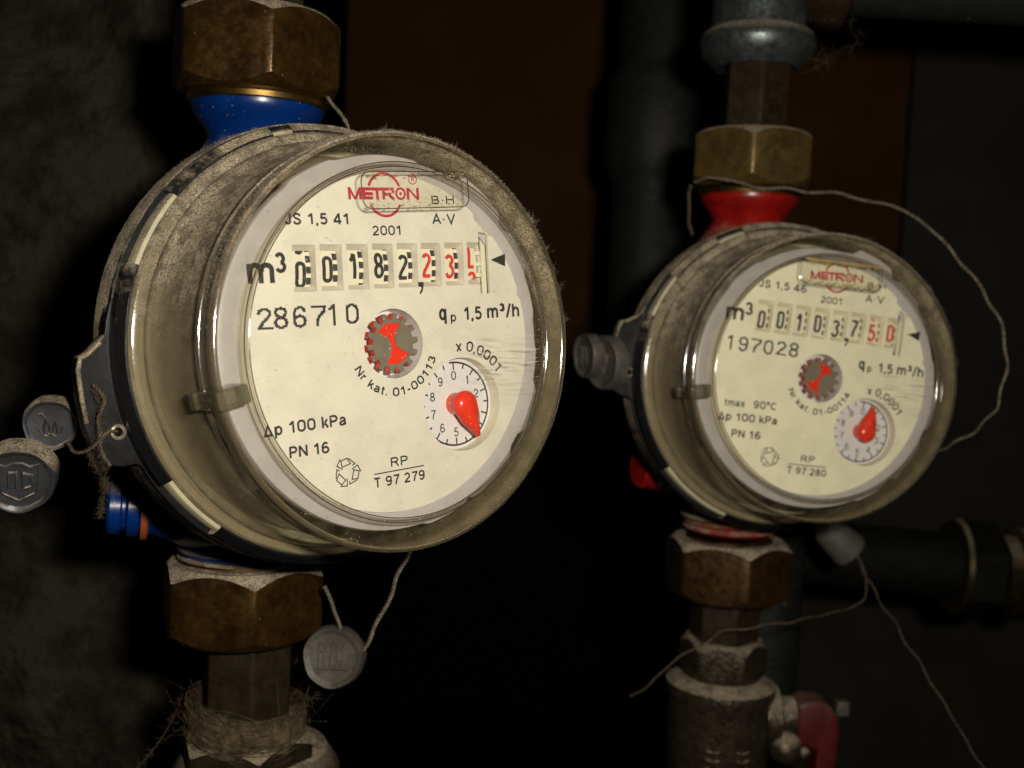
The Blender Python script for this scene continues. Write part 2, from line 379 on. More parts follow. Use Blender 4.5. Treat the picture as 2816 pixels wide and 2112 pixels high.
m_redp = solid('red_paint', (0.30, 0.008, 0.006), 0.3, bump=0.10, bscale=5, dust=(0.30, 1.1, 0.8, 3.5, .6), var=.35)
m_brass = solid('tarnished_brass', (0.072, 0.034, 0.006), 0.42, metal=.6, bump=0.45, bscale=5, bdist=.03, dust=(0.25, 0.62, 1.0, 3, .25), var=.5, vscale=2.2, grain=((.30, .22, .12), 11, .69), rvar=.15)
m_brass2 = solid('olive_brass', (0.125, 0.080, 0.021), 0.45, metal=.5, bump=0.5, bscale=4, bdist=.03, dust=(0.25, 0.6, .8, 3, .25), var=.4, vscale=1.6, grain=((.5, .42, .28), 10, .70), rvar=.12)
m_gold = solid('worn_brass_edge', (0.60, 0.36, 0.11), 0.32, metal=1, bump=0.1, dust=(0.45, .95, .9, 5, .5), var=.4)
m_galv = solid('galvanised', (0.13, 0.15, 0.155), 0.38, metal=.75, bump=0.35, bscale=6, bdist=.03, dust=(0.2, 0.8, .85, 3, .4), var=.4, vscale=3, rvar=.12)
m_steel = solid('grimy_steel', (0.026, 0.0165, 0.0075), 0.6, metal=.1, bump=0.4, bscale=5, bdist=.03, dust=(0.2, 0.8, .9, 3, .4), var=.5, vscale=3, rvar=.1, spec=.2)
m_nickel = solid('nickel_cast', (0.078, 0.062, 0.040), 0.34, metal=.65, bump=0.7, bscale=7, bdist=.05, dust=(0.2, 0.8, .85, 3, .4), var=.4, vscale=3, rvar=.14)
m_pipe = solid('dark_pipe', (0.014, 0.015, 0.0125), 0.6, bump=0.4, bscale=3, bdist=.05, var=.4, grain=((.28, .15, .06), 3.2, .70), spec=.3)
m_pipe2 = solid('blackened_pipe', (0.0075, 0.0075, 0.006), 0.7, bump=0.4, bscale=3, bdist=.05, var=.4, spec=.15)
m_lead = solid('lead', (0.070, 0.073, 0.082), 0.42, metal=.55, bump=0.35, bscale=5, bdist=.02, dust=(0.10, 0.62, 1.0, 3, .35), var=.3)
m_lead2 = solid('dusty_lead', (0.11, 0.10, 0.085), 0.6, metal=.3, bump=0.5, bscale=6, bdist=.03, var=.4, vscale=2.5)
m_wire = solid('seal_wire', (0.20, 0.165, 0.115), 0.7, metal=.3, bump=0.4, bscale=20, var=.5, vscale=6)
m_wire2 = solid('dark_wire', (0.13, 0.10, 0.065), 0.7, metal=.3, bump=0.4, bscale=20, var=.5, vscale=6)
m_tin = solid('tin_eyelet', (0.42, 0.38, 0.28), 0.35, metal=.7, bump=.1)
m_fuzz = solid('lint', (0.30, 0.26, 0.20), 1.0, bump=0, var=.4, vscale=3, spec=.02)
m_fuzzd = solid('dark_lint', (0.085, 0.068, 0.045), 1.0, bump=0, var=.4, vscale=3, spec=.02)
m_tow = solid('hemp_tow', (0.13, 0.098, 0.058), 0.9, bump=.9, bscale=9, bdist=.08, var=.6, vscale=3, spec=.05)
m_wax = solid('white_seal', (0.09, 0.085, 0.075), 0.6, bump=.2, var=.2)
m_conc = solid('rough_concrete', (0.050, 0.044, 0.033), 0.95, bump=1.0, bscale=1.6, bdist=.5, var=.6, vscale=.5, spec=.1)
m_board = solid('brown_board', (0.052, 0.021, 0.0045), 0.75, bump=0.2, bscale=1, var=.25, vscale=.2, spec=.1)
m_panel = solid('grey_panel', (0.030, 0.027, 0.021), 0.8, bump=0.3, bscale=1, var=.25, vscale=.15, spec=.15)
m_dark = solid('dark_recess', (0.006, 0.006, 0.005), 0.9, bump=0.1, spec=.05)
m_yb = solid('yellow_brass_edge', (0.05, 0.034, 0.008), 0.45, metal=.6, bump=.4, bscale=4, var=.5, dust=(.2, .8, .6, 3, .4))
m_orange = solid('fibre_washer', (0.28, 0.06, 0.015), 0.7, bump=.3)
m_skirt = clear_plastic('cover_skirt', film=.62, filmvar=.2, filmcol=(0.23, 0.18, 0.105), rough=.13, dust=(-0.03, 0.50, 1.0, 2.0, .32), gloss=.8)
m_annul = clear_plastic('cover_rim', film=.07, filmvar=.06, filmcol=(0.30, 0.25, 0.14), rough=.05, dust=(0.5, 1.0, 1.0, 3, .3), specks=.45, gloss=1.3)
m_window = clear_plastic('cover_window', film=.015, filmvar=.012, filmcol=(.4, .36, .28), rough=.02, specks=.25, scratch=True, gloss=.6)
m_blob = clear_plastic('moulded_panel', tint=(.985, .98, .965), film=.01, filmvar=.01, filmcol=(.4, .35, .25), rough=.05, specks=.35, gloss=.3)
m_tab = clear_plastic('clear_tab', tint=(.62, .60, .52), film=.30, filmvar=.1, filmcol=(.22, .19, .12), rough=.05)
def glass_mat():
    m, nt, out = newmat('moulded_bead'); s = NT(nt)
    g = s.n('ShaderNodeBsdfGlass'); g.inputs['IOR'].default_value = 1.45; g.inputs['Roughness'].default_value = .02
    g.inputs['Color'].default_value = (.93, .91, .86, 1)
    t = s.n('ShaderNodeBsdfTransparent'); t.inputs[0].default_value = (.7, .68, .6, 1)
    s.l(s.mixs(.35, g.outputs[0], t.outputs[0]), out.inputs[0]); return m
m_bead = glass_mat()
m_groove = clear_plastic('groove', tint=(.66, .62, .55), film=.12, filmcol=(.12, .09, .06), rough=.05)
m_line = clear_plastic('moulded_line', tint=(.50, .45, .38), film=.15, filmcol=(.12, .09, .06), rough=.10, gloss=5.0)
m_lip = clear_plastic('cover_lip', tint=(.93, .92, .86), film=.10, filmvar=.08, filmcol=(.24, .2, .12), rough=.11, gloss=5.0, dust=(0.1, 0.6, 1.0, 3, .3))
m_gunk = solid('amber_grime', (0.42, 0.28, 0.10), 0.7, bump=.5, bscale=20, var=.4, vscale=6)

# ------------------------------------------------------------------ the meters
DZ = -0.5
def fuzz(mb, n, place, ln=(.04, .12), wd=.004):
    for _ in range(n):
        p, nrm = place(); d = (nrm+Vector([random.gauss(0, .7) for _ in range(3)])).normalized()
        L = random.uniform(*ln); q = p+d*L*.5+Vector([random.gauss(0, .25) for _ in range(3)])*L*.4; e = p+d*L+Vector([random.gauss(0, .5) for _ in range(3)])*L*.4
        sd = d.cross(Vector([random.gauss(0, 1) for _ in range(3)])).normalized()*wd
        mb.add([p-sd, p+sd, q-sd*.8, q+sd*.8, e], [(0, 1, 3, 2), (2, 3, 4)])

def water_meter(name, C, az, el, spec, label):
    az, el = rad(az), rad(el)
    n = Vector((math.sin(az)*math.cos(el), -math.cos(az)*math.cos(el), math.sin(el)))
    t = Vector((math.cos(az), math.sin(az), 0)); u = n.cross(t)
    W = Matrix((t, u, n)).transposed().to_4x4(); W.translation = Vector(C)
    root = empty('water_meter', W); tag(root, label, 'water meter', 'water meters')
    Rz = Matrix.Rotation(rad(spec['roll']), 4, 'Z')
    paint = spec['paint']; pa = spec['axis']           # pipe axis (x, y) in the world
    def P(mb, nm, mat, par=root, **k): return mb.build(nm, mat, par, **k)
    # --- cast body, painted; built upright in the world
    body = MB()
    c = Vector((pa[0], pa[1], spec['midz'])); Tz = Matrix.Translation(c)
    h1, h0 = spec['top'], spec['bot']                  # heights of the threaded ends above/below the middle
    prof = [(0.0, h1), (1.12, h1), (1.38, h1-.05), (1.40, h1-.28), (1.36, h1-.40), (1.24, h1-.58), (1.10, h1-.76), (1.04, h1-.90), (1.08, h1-1.05), (1.25, h1-1.3), (1.6, h1-1.8), (2.0, h1-2.6), (2.0, -h0+2.6), (1.5, -h0+1.7), (1.22, -h0+1.3)]
    for k in range(6): prof += [(1.38, -h0+1.1-k*.2), (1.24, -h0+1.0-k*.2)]
    prof += [(0, -h0)]
    body.revolve(prof[::-1], Tz, 72)
    # wide measuring chamber behind the collar
    Mf = W.copy()
    body.revolve([(0, -6.2), (2.6, -6.2), (3.3, -5.6), (3.7, -4.9), (3.85, -4.0), (3.85, -3.3), (0, -3.3)], Mf, 96)
    P(body, 'body', paint, world=W)
    ring = MB().revolve([(1.30, h1-.02), (1.46, h1-.02), (1.49, h1-.10), (1.46, h1-.20), (1.36, h1-.24)], Tz, 72)
    P(ring, 'thread_lip', m_gold, world=W)
    ring = MB()
    for k in range(2): ring.revolve([(1.36, -h0+.66-k*.16), (1.47, -h0+.61-k*.16), (1.47, -h0+.56-k*.16), (1.36, -h0+.50-k*.16)], Tz, 72)
    r2_ = MB()
    for k in range(3): r2_.revolve([(1.36, -h0+1.15-k*.16), (1.47, -h0+1.10-k*.16), (1.47, -h0+1.05-k*.16), (1.36, -h0+.99-k*.16)], Tz, 72)
    P(r2_, 'thread', paint, world=W)
    P(ring, 'thread', spec['thread'], world=W)
    # adjusting port on the lower left flank of the body
    a = spec['port']; pc, pd = Vector(a[0]), Vector(a[1]).normalized()
    Mp = Matrix.Translation(pc) @ Vector((0, 0, 1)).rotation_difference(pd).to_matrix().to_4x4()
    port = MB().revolve([(0, .0), (.52, 0), (.58, -.06), (.58, -.26), (.50, -.30), (.50, -.36), (.62, -.42), (.62, -.62), (.56, -.66), (.56, -.9), (.95, -2.0), (1.3, -3.2)], Mp, 48)
    po = P(port, 'side_port', paint, world=W)
    MB().revolve([(.57, -.66), (.68, -.68), (.69, -.80), (.57, -.84)], Mp, 48).build('sealing_washer', m_orange if spec['k'] == 'a' else paint, po, world=W)
    # --- black collar with its ear
    fr = spec['ear']
    earR = Matrix.Rotation(rad(fr), 4, 'Z')
    def circ(r, nn=96): return [(r*math.cos(2*PI*i/nn), r*math.sin(2*PI*i/nn)) for i in range(nn)]
    # outline of collar plate incl. ear (ear centred near angle 192 deg)
    out = []
    for i in range(-150, 174, 3): out.append((4.22*math.cos(rad(i)), 4.22*math.sin(rad(i))))
    out += [(-4.235, .36), (-4.26, .12), (-4.36, .02), (-4.58, -.20), (-4.70, -.26), (-4.74, -.45), (-4.69, -.9), (-4.61, -1.35), (-4.47, -1.78), (-4.26, -2.05), (-3.98, -2.10), (-3.76, -2.06)]
    pl = plate([out, circ(3.86)[::-1]], -3.16, -2.86, .025).xf(lambda v: earR @ v)
    cs_ = MB().revolve([(4.0, -2.95), (4.235, -2.95), (4.25, -3.0), (4.25, -3.55), (4.18, -3.62), (3.7, -3.66)], None, 144)
    collar = P(pl, 'collar', m_black)
    cs_.build('collar_side', m_blackd, collar)
    # castellations of the collar that reach forward over the cream ring
    for a0, a1 in spec['seg']:
        scraped = spec['k'] == 'a' and 120 < a0 < 130
        sg = MB().revolve([(4.0, -2.87), (4.0, -2.55), (4.02, -2.53), (4.06, -2.53), (4.20, -2.66), (4.215, -2.87)], None, max(3, int((a1-a0)/3)), rad(a0), rad(a1))
        k_ = len(sg.v)//6
        sg.f += [tuple(range(6)), tuple(range((k_-1)*6, k_*6))[::-1]]
        sg.build('castellation', m_scraped if scraped else m_black, collar)
    # ear details
    def epos(x, y): return earR @ Vector((x, y, 0))
    for (ex, ey, r, m_, nm) in ((spec['eye'][0], spec['eye'][1], .13, m_tin, 'eyelet'),):
        q = Vector((ex, ey, 0))
        MB().revolve([(.075, -2.95), (.078, -2.80), (.10, -2.775), (.135, -2.79), (.145, -2.85)], Matrix.Translation(q), 32).build('eyelet', m_, collar)
        MB().revolve([(.0, -2.845), (.08, -2.845)], Matrix.Translation(q), 24).build('eyelet_hole', m_dark, collar)
    q = epos(-4.02, .70); 
    MB().revolve([(0, -2.852), (.135, -2.852)], Matrix.Translation(q), 32).build('screw_hole', m_dark, collar)
    MB().revolve([(.135, -2.86), (.14, -2.845), (.155, -2.845), (.16, -2.86)], Matrix.Translation(q), 32).build('hole_rim', m_black, collar)
    q = epos(-3.99, -.94)
    MB().revolve([(.11, -2.86), (.115, -2.84), (.13, -2.84), (.135, -2.86)], Matrix.Translation(q), 32).build('moulding_mark', m_black, collar)
    sx = MB().box(-4.17, -3.86, -.02, .02, -2.87, -2.835).xf(lambda v: earR @ v); sx.build('seam_strip', m_base, collar)
    # outer lip round the ear, where dust lies on its upper edge
    lip = [(-4.36, .0), (-4.57, -.22), (-4.69, -.28), (-4.725, -.46), (-4.675, -.9), (-4.595, -1.35)]
    mb = MB().tube([earR @ Vector((*p, -2.85)) for p in lip], .04, 8)
    mb.build('ear_lip', m_blackd, collar)
    # --- cream base ring
    P(MB().revolve([(3.2, -3.3), (4.06, -3.3), (4.12, -3.2), (4.13, -2.66), (4.09, -2.58), (3.98, -2.55), (3.84, -2.55), (3.80, -2.60), (3.55, -2.62), (3.2, -2.62)], None, 144), 'base_ring', m_base)
    # --- inside: white holder with scalloped edge, and the cup behind
    def scal(r, a, z):
        if r > 3.2: return r+spec['scal'](a)
        return r
    P(MB().revolve([(2.8, -.60), (2.93, -.545), (3.22, -.535), (3.30, -.555), (3.33, -.62), (3.31, -.9), (3.24, -1.0), (3.22, -1.5)], None, 240, rmod=scal), 'holder_ring', m_white)
    P(MB().revolve([(3.20, -1.45), (3.18, -1.5), (3.05, -1.6), (3.0, -2.1), (3.3, -2.3), (3.6, -2.62)], None, 96), 'inner_cup', m_hold)
    # --- dial card
    dw, dcx = spec['dw'], spec['dx']
    holes = []
    wins = []
    for i in range(8):
        x = -1.93+i*.5145+spec['wdx']; y1 = 1.715+i*.0130*spec['ws']; y0 = y1-.785+i*.0
        y0 = .932+i*.0125*spec['ws']
        wins.append((x, x+.425 if i < 7 else x+.28, y0, y1))
    slot = (wins[7][1]-.001, .865, 2.0)
    for (x0, x1, y0, y1) in wins[:7]: holes.append([(x0, y0), (x0, y1), (x1, y1), (x1, y0)])
    x0, x1, y0, y1 = wins[7]; sx1 = x1+.21
    # last opening: digit window joined to the tall slot of the driving pinion
    holes.append([(x0, y0), (x0, y1), (x1, y1), (x1, y1+.19), (sx1, y1+.19), (sx1, y0-.17), (x1, y0-.17), (x1, y0)])
    star = (-.035+dcx, 0.0); sub = (1.41+dcx, -1.19)
    holes.append(arc(*star, .615, 360, 0, 48)[:-1]); holes.append(arc(*sub, .865, 360, 0, 64)[:-1])
    outl = []
    for i in range(180):
        a = 2*PI*i/180; d = math.degrees(a); r = 2.985
        if 40 < d < 52: r = 2.90
        if 14 < d < 17: r = 2.93
        outl.append((r*math.cos(a), r*math.sin(a)))
    dialm = plate([outl]+holes, DZ-.05, DZ).xf(lambda v: Rz @ v)
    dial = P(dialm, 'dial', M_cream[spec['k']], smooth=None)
    # bezels
    bz = MB()
    for i, (x0, x1, y0, y1) in enumerate(wins):
        d = .14; ix0, ix1, iy0, iy1 = x0+.03, x1-.012, y0+.09, y1-.09
        if i == 7: ix1 = x1
        O = [(x0, y0), (x1, y0), (x1, y1), (x0, y1)]; I = [(ix0, iy0), (ix1, iy0), (ix1, iy1), (ix0, iy1)]
        vs = [(a, b, DZ-.001) for a, b in O]+[(a, b, DZ-d) for a, b in I]+[(a, b, DZ-.40) for a, b in I]
        fs = []
        for k in range(4):
            if i == 7 and k == 1: continue
            k2 = (k+1) % 4; fs += [(k, k2, 4+k2, 4+k), (4+k, 4+k2, 8+k2, 8+k)]
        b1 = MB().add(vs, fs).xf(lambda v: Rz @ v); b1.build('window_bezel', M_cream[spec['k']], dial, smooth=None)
    # walls of the round holes
    MB().revolve([(.615, DZ-.01), (.60, -.95)], Rz @ Matrix.Translation((*star, 0)), 64).build('well_wall', m_disc, dial)
    MB().revolve([(.865, DZ-.01), (.86, -.80)], Rz @ Matrix.Translation((*sub, 0)), 64).build('well_wall', m_wheel, dial)
    MB().revolve([(0, -.93), (.61, -.93)], Rz @ Matrix.Translation((*star, 0)), 48).build('well_floor', m_disc, dial)
    # --- counter drums
    Rd = .92; zc = DZ-.165-Rd; yc0 = 1.33
    for i, (x0, x1, y0, y1) in enumerate(wins):
        yc = (y0+y1)/2; dm = MB(); xa, xb = x0-.02, x0+.455
        if i == 7: xb = x1+.045
        Mx = Matrix.Translation((xa, yc, zc)) @ Matrix.Rotation(PI/2, 4, 'Y')
        dm.revolve([(0, 0), (Rd, 0), (Rd, xb-xa), (0, xb-xa)], Mx, 200); dm.xf(lambda v: Rz @ v)
        dr = P(dm, 'counter_drum', m_wheel)
        def onto(v, lift=.005):
            y = v.y; th = y/Rd; r = Rd+lift
            return Rz @ Vector((v.x, yc+r*math.sin(th), zc+r*math.cos(th)))
        mat = m_inkr if i >= spec['redfrom'] else m_ink
        for ch, yb in spec['digits'][i]:
            g = MB(); H = .435; S = H/2.4; X = x0+.135
            for pts, cl in NUM[ch]:
                pts = dense(pts, .2)
                # resample so the strokes follow the drum
                g.ribbon([(X+p[0]*S*.98, yb+(p[1]-1.2)*S) for p in pts], .066, cl, f=onto)
            g.build('digit', mat, dr, smooth=None)
        if i < 7:
            for k in range(-2, 3):
                cg = MB()
                yy = k*.185+.03*(i % 3)-.02; xx = x0+spec['cog'][0]
                cg.ribbon([(xx+.045, yy-.058), (xx+.042, yy), (xx+.045, yy+.058)], spec['cog'][1], f=onto)
                cg.build('cog_mark', m_ink, dr, smooth=None)
    # pinion teeth in the last slot
    x0, x1, y0, y1 = wins[7]; yc = (y0+y1)/2
    pin = MB()
    for k in range(-4, 5):
        th = k*.26; y = yc+.8*math.sin(th); z = DZ-.12-.8*(1-math.cos(th))
        pin.box(x1+.045, x1+.15, y-.045, y+.045, z-.25, z, None, .02)
    pin.revolve([(0, 0), (.72, 0), (.72, .12), (0, .12)], Matrix.Translation((x1+.13, yc, DZ-.12-.8)) @ Matrix.Rotation(PI/2, 4, 'Y'), 48)
    P(pin.xf(lambda v: Rz @ v), 'driving_pinion', m_wheel)
    MB().box(wins[0][0]-.1, sx1+.1, y0-.35, y1+.35, -1.0, -.98).xf(lambda v: Rz @ v).build('movement_plate', m_dark, dial)
    MB().box(x1+.16, sx1+.4, y0-.35, y1+.35, DZ-.19, DZ-.16).xf(lambda v: Rz @ v).build('slot_backing', m_wheel, dial, smooth=None)
    # --- star wheel
    ns = 14; zt = DZ-.035
    so = []; tr_ = spec['starrot']
    for k in range(ns):
        a = 2*PI*k/ns+rad(tr_)
        for da, r in ((-.105, .425), (-.09, .532), (.09, .532), (.105, .425)): so.append((star[0]+r*math.cos(a+da), star[1]+r*math.sin(a+da)))
    wheel = P(plate([so], zt-.12, zt-.012).xf(lambda v: Rz @ v), 'star_wheel', m_red, smooth=None)
    hg = []
    a0, a1, b0, b1 = spec['glass']
    hg += arc(*star, .37, a0, a1, 12)
    def lerp(p, q, k): return [p[0]+(q[0]-p[0])*k, p[1]+(q[1]-p[1])*k]
    def neck(aa, bb):
        p = (star[0]+.37*math.cos(rad(aa)), star[1]+.37*math.sin(rad(aa))); q = (star[0]+.37*math.cos(rad(bb)), star[1]+.37*math.sin(rad(bb)))
        am = rad((aa+bb)/2); m_ = (star[0]-.15*math.cos(am), star[1]-.15*math.sin(am)); res = []
        for k in range(1, 8):
            s_ = k/8; res.append(((1-s_)**2*p[0]+2*s_*(1-s_)*m_[0]+s_*s_*q[0], (1-s_)**2*p[1]+2*s_*(1-s_)*m_[1]+s_*s_*q[1]))
        return res
    hg += neck(a1, b0); hg += arc(*star, .37, b0, b1, 12); hg += neck(b1, a0+360)
    plate([so, hg[::-1]], zt-.010, zt+.012).xf(lambda v: Rz @ v).build('wheel_foil', m_gear, wheel, smooth=None)
    # --- sub dial disc, marks and pointer
    zd = DZ-.25
    disc = P(MB().revolve([(0, zd), (.845, zd), (.86, zd-.02), (.86, zd-.08)], Rz @ Matrix.Translation((*sub, 0)), 96), 'sub_dial', m_disc)
    mk = MB(); f = lambda v: Rz @ v
    mk.ribbon(arc(*sub, .775, 97, -150, 90), .035, z=zd+.004, f=f)
    for k in range(20):
        a = rad(90-k*18); L = .13 if k % 2 == 0 else .09
        r1 = .765; mk.ribbon([(sub[0]+(r1-L)*math.cos(a), sub[1]+(r1-L)*math.sin(a)), (sub[0]+r1*math.cos(a), sub[1]+r1*math.sin(a))], .03, z=zd+.004, f=f)
    mk.build('scale_marks', m_ink, disc, smooth=None)
    for k in range(10):
        a = rad(90-k*36); cx, cy = sub[0]+.53*math.cos(a), sub[1]+.53*math.sin(a); g = MB()
        wd = .05 if k == 1 else .11
        line_text(g, str(k), (cx-wd/2, cy-.085), (cx+wd/2, cy-.085), .17, zd+.004, .13); g.xf(f)
        g.build('numeral', m_ink, disc, smooth=None)
    pa_ = rad(spec['pointer']); tip = .68
    def drop(rk, ta, z):
        o_ = []
        al = math.acos(rk/ta*.9) if ta > rk else 1
        for i in range(20):
            b = pa_+al+(2*PI-2*al)*i/19; o_.append((sub[0]+rk*math.cos(b), sub[1]+rk*math.sin(b), z))
        for kk, wv in ((.4, .78), (.8, .30), (1.0, .055)):
            base = rk*math.cos(al)
            d_ = base+(ta-base)*kk; hw = rk*math.sin(al)*wv if kk < 1 else .03
            o_.append((sub[0]+d_*math.cos(pa_)+hw*math.sin(pa_), sub[1]+d_*math.sin(pa_)-hw*math.cos(pa_), z))
        for kk, wv in ((1.0, .055), (.8, .30), (.4, .78)):
            base = rk*math.cos(al)
            d_ = base+(ta-base)*kk; hw = rk*math.sin(al)*wv if kk < 1 else .03
            o_.append((sub[0]+d_*math.cos(pa_)-hw*math.sin(pa_), sub[1]+d_*math.sin(pa_)+hw*math.cos(pa_), z))
        return o_
    L_ = [drop(.21, .23, zd+.01), drop(.21, .23, zd+.22), drop(.245, tip-.02, zd+.26), drop(.255, tip, zd+.30), drop(.25, tip-.01, zd+.36), drop(.21, tip-.12, zd+.42), drop(.14, tip-.28, zd+.46), drop(.06, .2, zd+.475)]
    pm = MB(); npt = len(L_[0])
    for l in L_: pm.v += [tuple(p) for p in l]
    for i in range(len(L_)-1):
        for k in range(npt): pm.f.append((i*npt+k, i*npt+(k+1) % npt, (i+1)*npt+(k+1) % npt, (i+1)*npt+k))
    pm.f.append(tuple(range((len(L_)-1)*npt, len(L_)*npt)))
    P(pm.xf(f), 'pointer', m_red, smooth=50)
    # --- printing on the dial
    zp = DZ+.004
    def pr(nm, fn, mat=m_ink):
        g = MB(); fn(g); g.xf(f); return g.build(nm, mat, dial, smooth=None)
    for (s_, p0, p1, h, ref, off) in spec['text']:
        pr('printed_line', lambda g: line_text(g, s_, (p0[0], p0[1]), (p1[0], p1[1]), h, zp, off, ref))
    pr('printed_line', lambda g: arc_text(g, 'x 0,0001', sub, .985, 95, 33, .19, zp, off=.185))
    pr('printed_line', lambda g: arc_text(g, spec['kat'], star, .93, 206, 342, .15, zp, inward=True, off=.205))
    # serial number as rows of fine ink dots
    for ch, xc, yb in spec['serial']:
        g = MB(); Wd, H = .265, .335/1.45; s0 = .024
        for st in SER[ch]:
            for a_, b_ in zip(st[:-1], st[1:]):
                a2 = Vector((xc-Wd/2+a_[0]*Wd, yb+a_[1]*H)); b2 = Vector((xc-Wd/2+b_[0]*Wd, yb+b_[1]*H)); m_ = max(2, int((b2-a2).length/.014))
                for k in range(m_+1):
                    q = a2.lerp(b2, k/m_); gx = round(q.x/.017)*.017; gy = round(q.y/.022)*.022
                    g.add([(gx-s0, gy-s0*.8, zp), (gx+s0, gy-s0*.8, zp), (gx+s0, gy+s0*.8, zp), (gx-s0, gy+s0*.8, zp)], [(0, 1, 2, 3)])
        # keep overlapping dots from sharing one plane
        g.v = [(v[0], v[1], v[2]+(i//4)*.000012) for i, v in enumerate(g.v)]
        g.xf(f); g.build('serial_digit', m_ink, dial, smooth=None)
    # logo: ring, word and registered mark
    lx, ly = spec['logo']; ls = rad(spec['logoslope'])
    def lf(v):
        x, y = v.x*math.cos(ls)-v.y*math.sin(ls), v.x*math.sin(ls)+v.y*math.cos(ls); return Vector((lx+x, ly+y, v.z))
    g = MB()
    g.ribbon(arc(.0, 0, .345, 24, 156, 30, .37), .05, z=zp); g.ribbon(arc(0, 0, .345, 208, 332, 30, .37), .05, z=zp); g.xf(lf); g.xf(f)
    g.build('logo_ring', m_logo, dial, smooth=None)
    g = MB(); wt = .056; B, T = -.085, .125; e = wt/2
    X = -.74
    def st(*p): g.ribbon(p, wt, z=zp)
    st((X+.03, B), (X+.03, T)); st((X+.245, B), (X+.245, T)); g.add([(X+.055, T, zp+.0004), (X+.0, T, zp+.0004), (X+.115, B, zp+.0004), (X+.16, B, zp+.0004)], [(0, 1, 2, 3)]); g.add([(X+.275, T, zp+.0008), (X+.22, T, zp+.0008), (X+.115, B, zp+.0008), (X+.16, B, zp+.0008)], [(0, 1, 2, 3)])
    X = -.42
    st((X, B), (X, T)); st((X+e+.001, T-e), (X+.62, T-e)); st((X+e+.001, (B+T)/2-.005), (X+.18, (B+T)/2-.005)); st((X+e+.001, B+e), (X+.18, B+e))
    st((X+.27, B), (X+.27, T-wt-.001)); st((X+.40, B), (X+.40, T-wt-.001))
    st((X+.40+e+.001, (B+T)/2-.012), (X+.56, (B+T)/2-.012)); g.ribbon([(X+.595, T-wt-.001), (X+.60, .06), (X+.59, .03)], wt, z=zp); st((X+.52, (B+T)/2-.038), (X+.62, B))
    g.ribbon(arc(.335, (B+T)/2, .092, 0, 360, 28, .092)[:-1], .042, True, z=zp); 
    c_ = arc(.335, (B+T)/2, .030, 0, 360, 12)[:-1]; g.add([(x, y, zp) for x, y in c_], [tuple(range(len(c_)))])
    st((.49, B), (.49, T)); st((.70, B), (.70, T)); g.add([(.465, T, zp+.0004), (.52, T, zp+.0004), (.725, B, zp+.0004), (.67, B, zp+.0004)], [(0, 1, 2, 3)])
    g.xf(lf); g.xf(f); g.build('logo_lettering', m_logo, dial, smooth=None)
    if spec['k'] == 'a':
        g = MB(); g.ribbon(arc(.61, .28, .088, 0, 360, 28)[:-1], .018, True, z=zp); line_text(g, 'R', (.582, .235), (.645, .235), .09, zp, .16); g.xf(lf); g.xf(f)
        g.build('registered_mark', m_logo, dial, smooth=None)
    # arrow, decimal comma
    pr('arrow_mark', lambda g: g.add([(2.215+dcx, 1.48, zp), (2.575+dcx, 1.60, zp), (2.56+dcx, 1.355, zp)], [(0, 1, 2)]))
    cxm = wins[5][0]-.10; cym = spec['comma_y']
    def comma(g):
        g.add([(cxm, cym, zp), (cxm+.115, cym, zp), (cxm+.115, cym-.07, zp), (cxm+.085, cym-.17, zp), (cxm+.03, cym-.225, zp), (cxm+.02, cym-.19, zp), (cxm+.06, cym-.13, zp), (cxm+.065, cym-.09, zp), (cxm, cym-.08, zp)], [tuple(range(9))])
    pr('decimal_comma', comma)
    pr('fraction_bar', lambda g: g.ribbon([(-.575+dcx, -2.262), (.47+dcx, -2.225)], .022, z=zp))
    # recycling mark: three folded arrows in outline
    def rec(g):
        cx, cy = -1.115+dcx, -2.16
        for k in range(3):
            a = rad(90+120*k+12)
            def q(t_, r_): return (cx+r_*math.cos(a)-t_*math.sin(a), cy+r_*math.sin(a)+t_*math.cos(a))
            g.ribbon([q(-.06, .235), q(.07, .225), q(.07, .115), q(-.10, .125)], .020, True, z=zp+k*.0008)
            g.ribbon([q(-.085, .225), q(-.185, .10), q(-.13, .085)], .020, False, z=zp+.0004+k*.0008)
            g.ribbon([q(.07, .26), q(.165, .165), q(.07, .075)], .020, False, z=zp+.0006+k*.0008)
    pr('recycling_mark', rec)
    # --- clear cover
    sk = [(3.55, -.01), (3.60, -.05), (3.625, -.12), (3.62, -.26), (3.57, -.36), (3.55, -.55), (3.56, -1.1), (3.60, -1.6), (3.67, -2.0), (3.74, -2.14), (3.80, -2.22), (3.82, -2.30), (3.80, -2.37), (3.86, -2.42), (3.97, -2.45), (4.02, -2.52), (4.03, -2.60)]
    P(MB().revolve(sk[::-1], None, 192), 'cover_skirt', m_skirt)
    P(MB().revolve([(3.55, -.01), (3.35, .0), (3.10, .0)], None, 192), 'cover_rim', m_annul)
    P(MB().revolve([(3.12, 0), (3.10, .001), (1.5, .001), (0, .001)], None, 128), 'cover_window', m_window)
    P(MB().revolve([(3.025+.011*math.cos(b), .010*math.sin(b)) for b in [2*PI*i/10 for i in range(11)]], None, 192), 'sight_ring', m_line)
    P(MB().revolve([(3.105+.010*math.cos(b), .010*math.sin(b)) for b in [2*PI*i/10 for i in range(11)]], None, 192), 'sight_ring', m_line)
    P(MB().revolve([(3.092, .002), (3.075, -.03), (3.06, -.03), (3.046, .002)], None, 192), 'sight_groove', m_groove)
    P(MB().revolve([(3.572+.062*math.cos(b), -.075+.062*math.sin(b)) for b in [rad(-60+15*i) for i in range(13)]], None, 192), 'cover_lip', m_lip)
    P(MB().revolve([(3.585+.05*math.cos(b), -.62+.05*math.sin(b)) for b in [rad(-90+15*i) for i in range(13)]], None, 192), 'cover_bead', m_lip)
    # moulded panel at the top of the window
    bx, by, br, bw, bh = spec['blob']
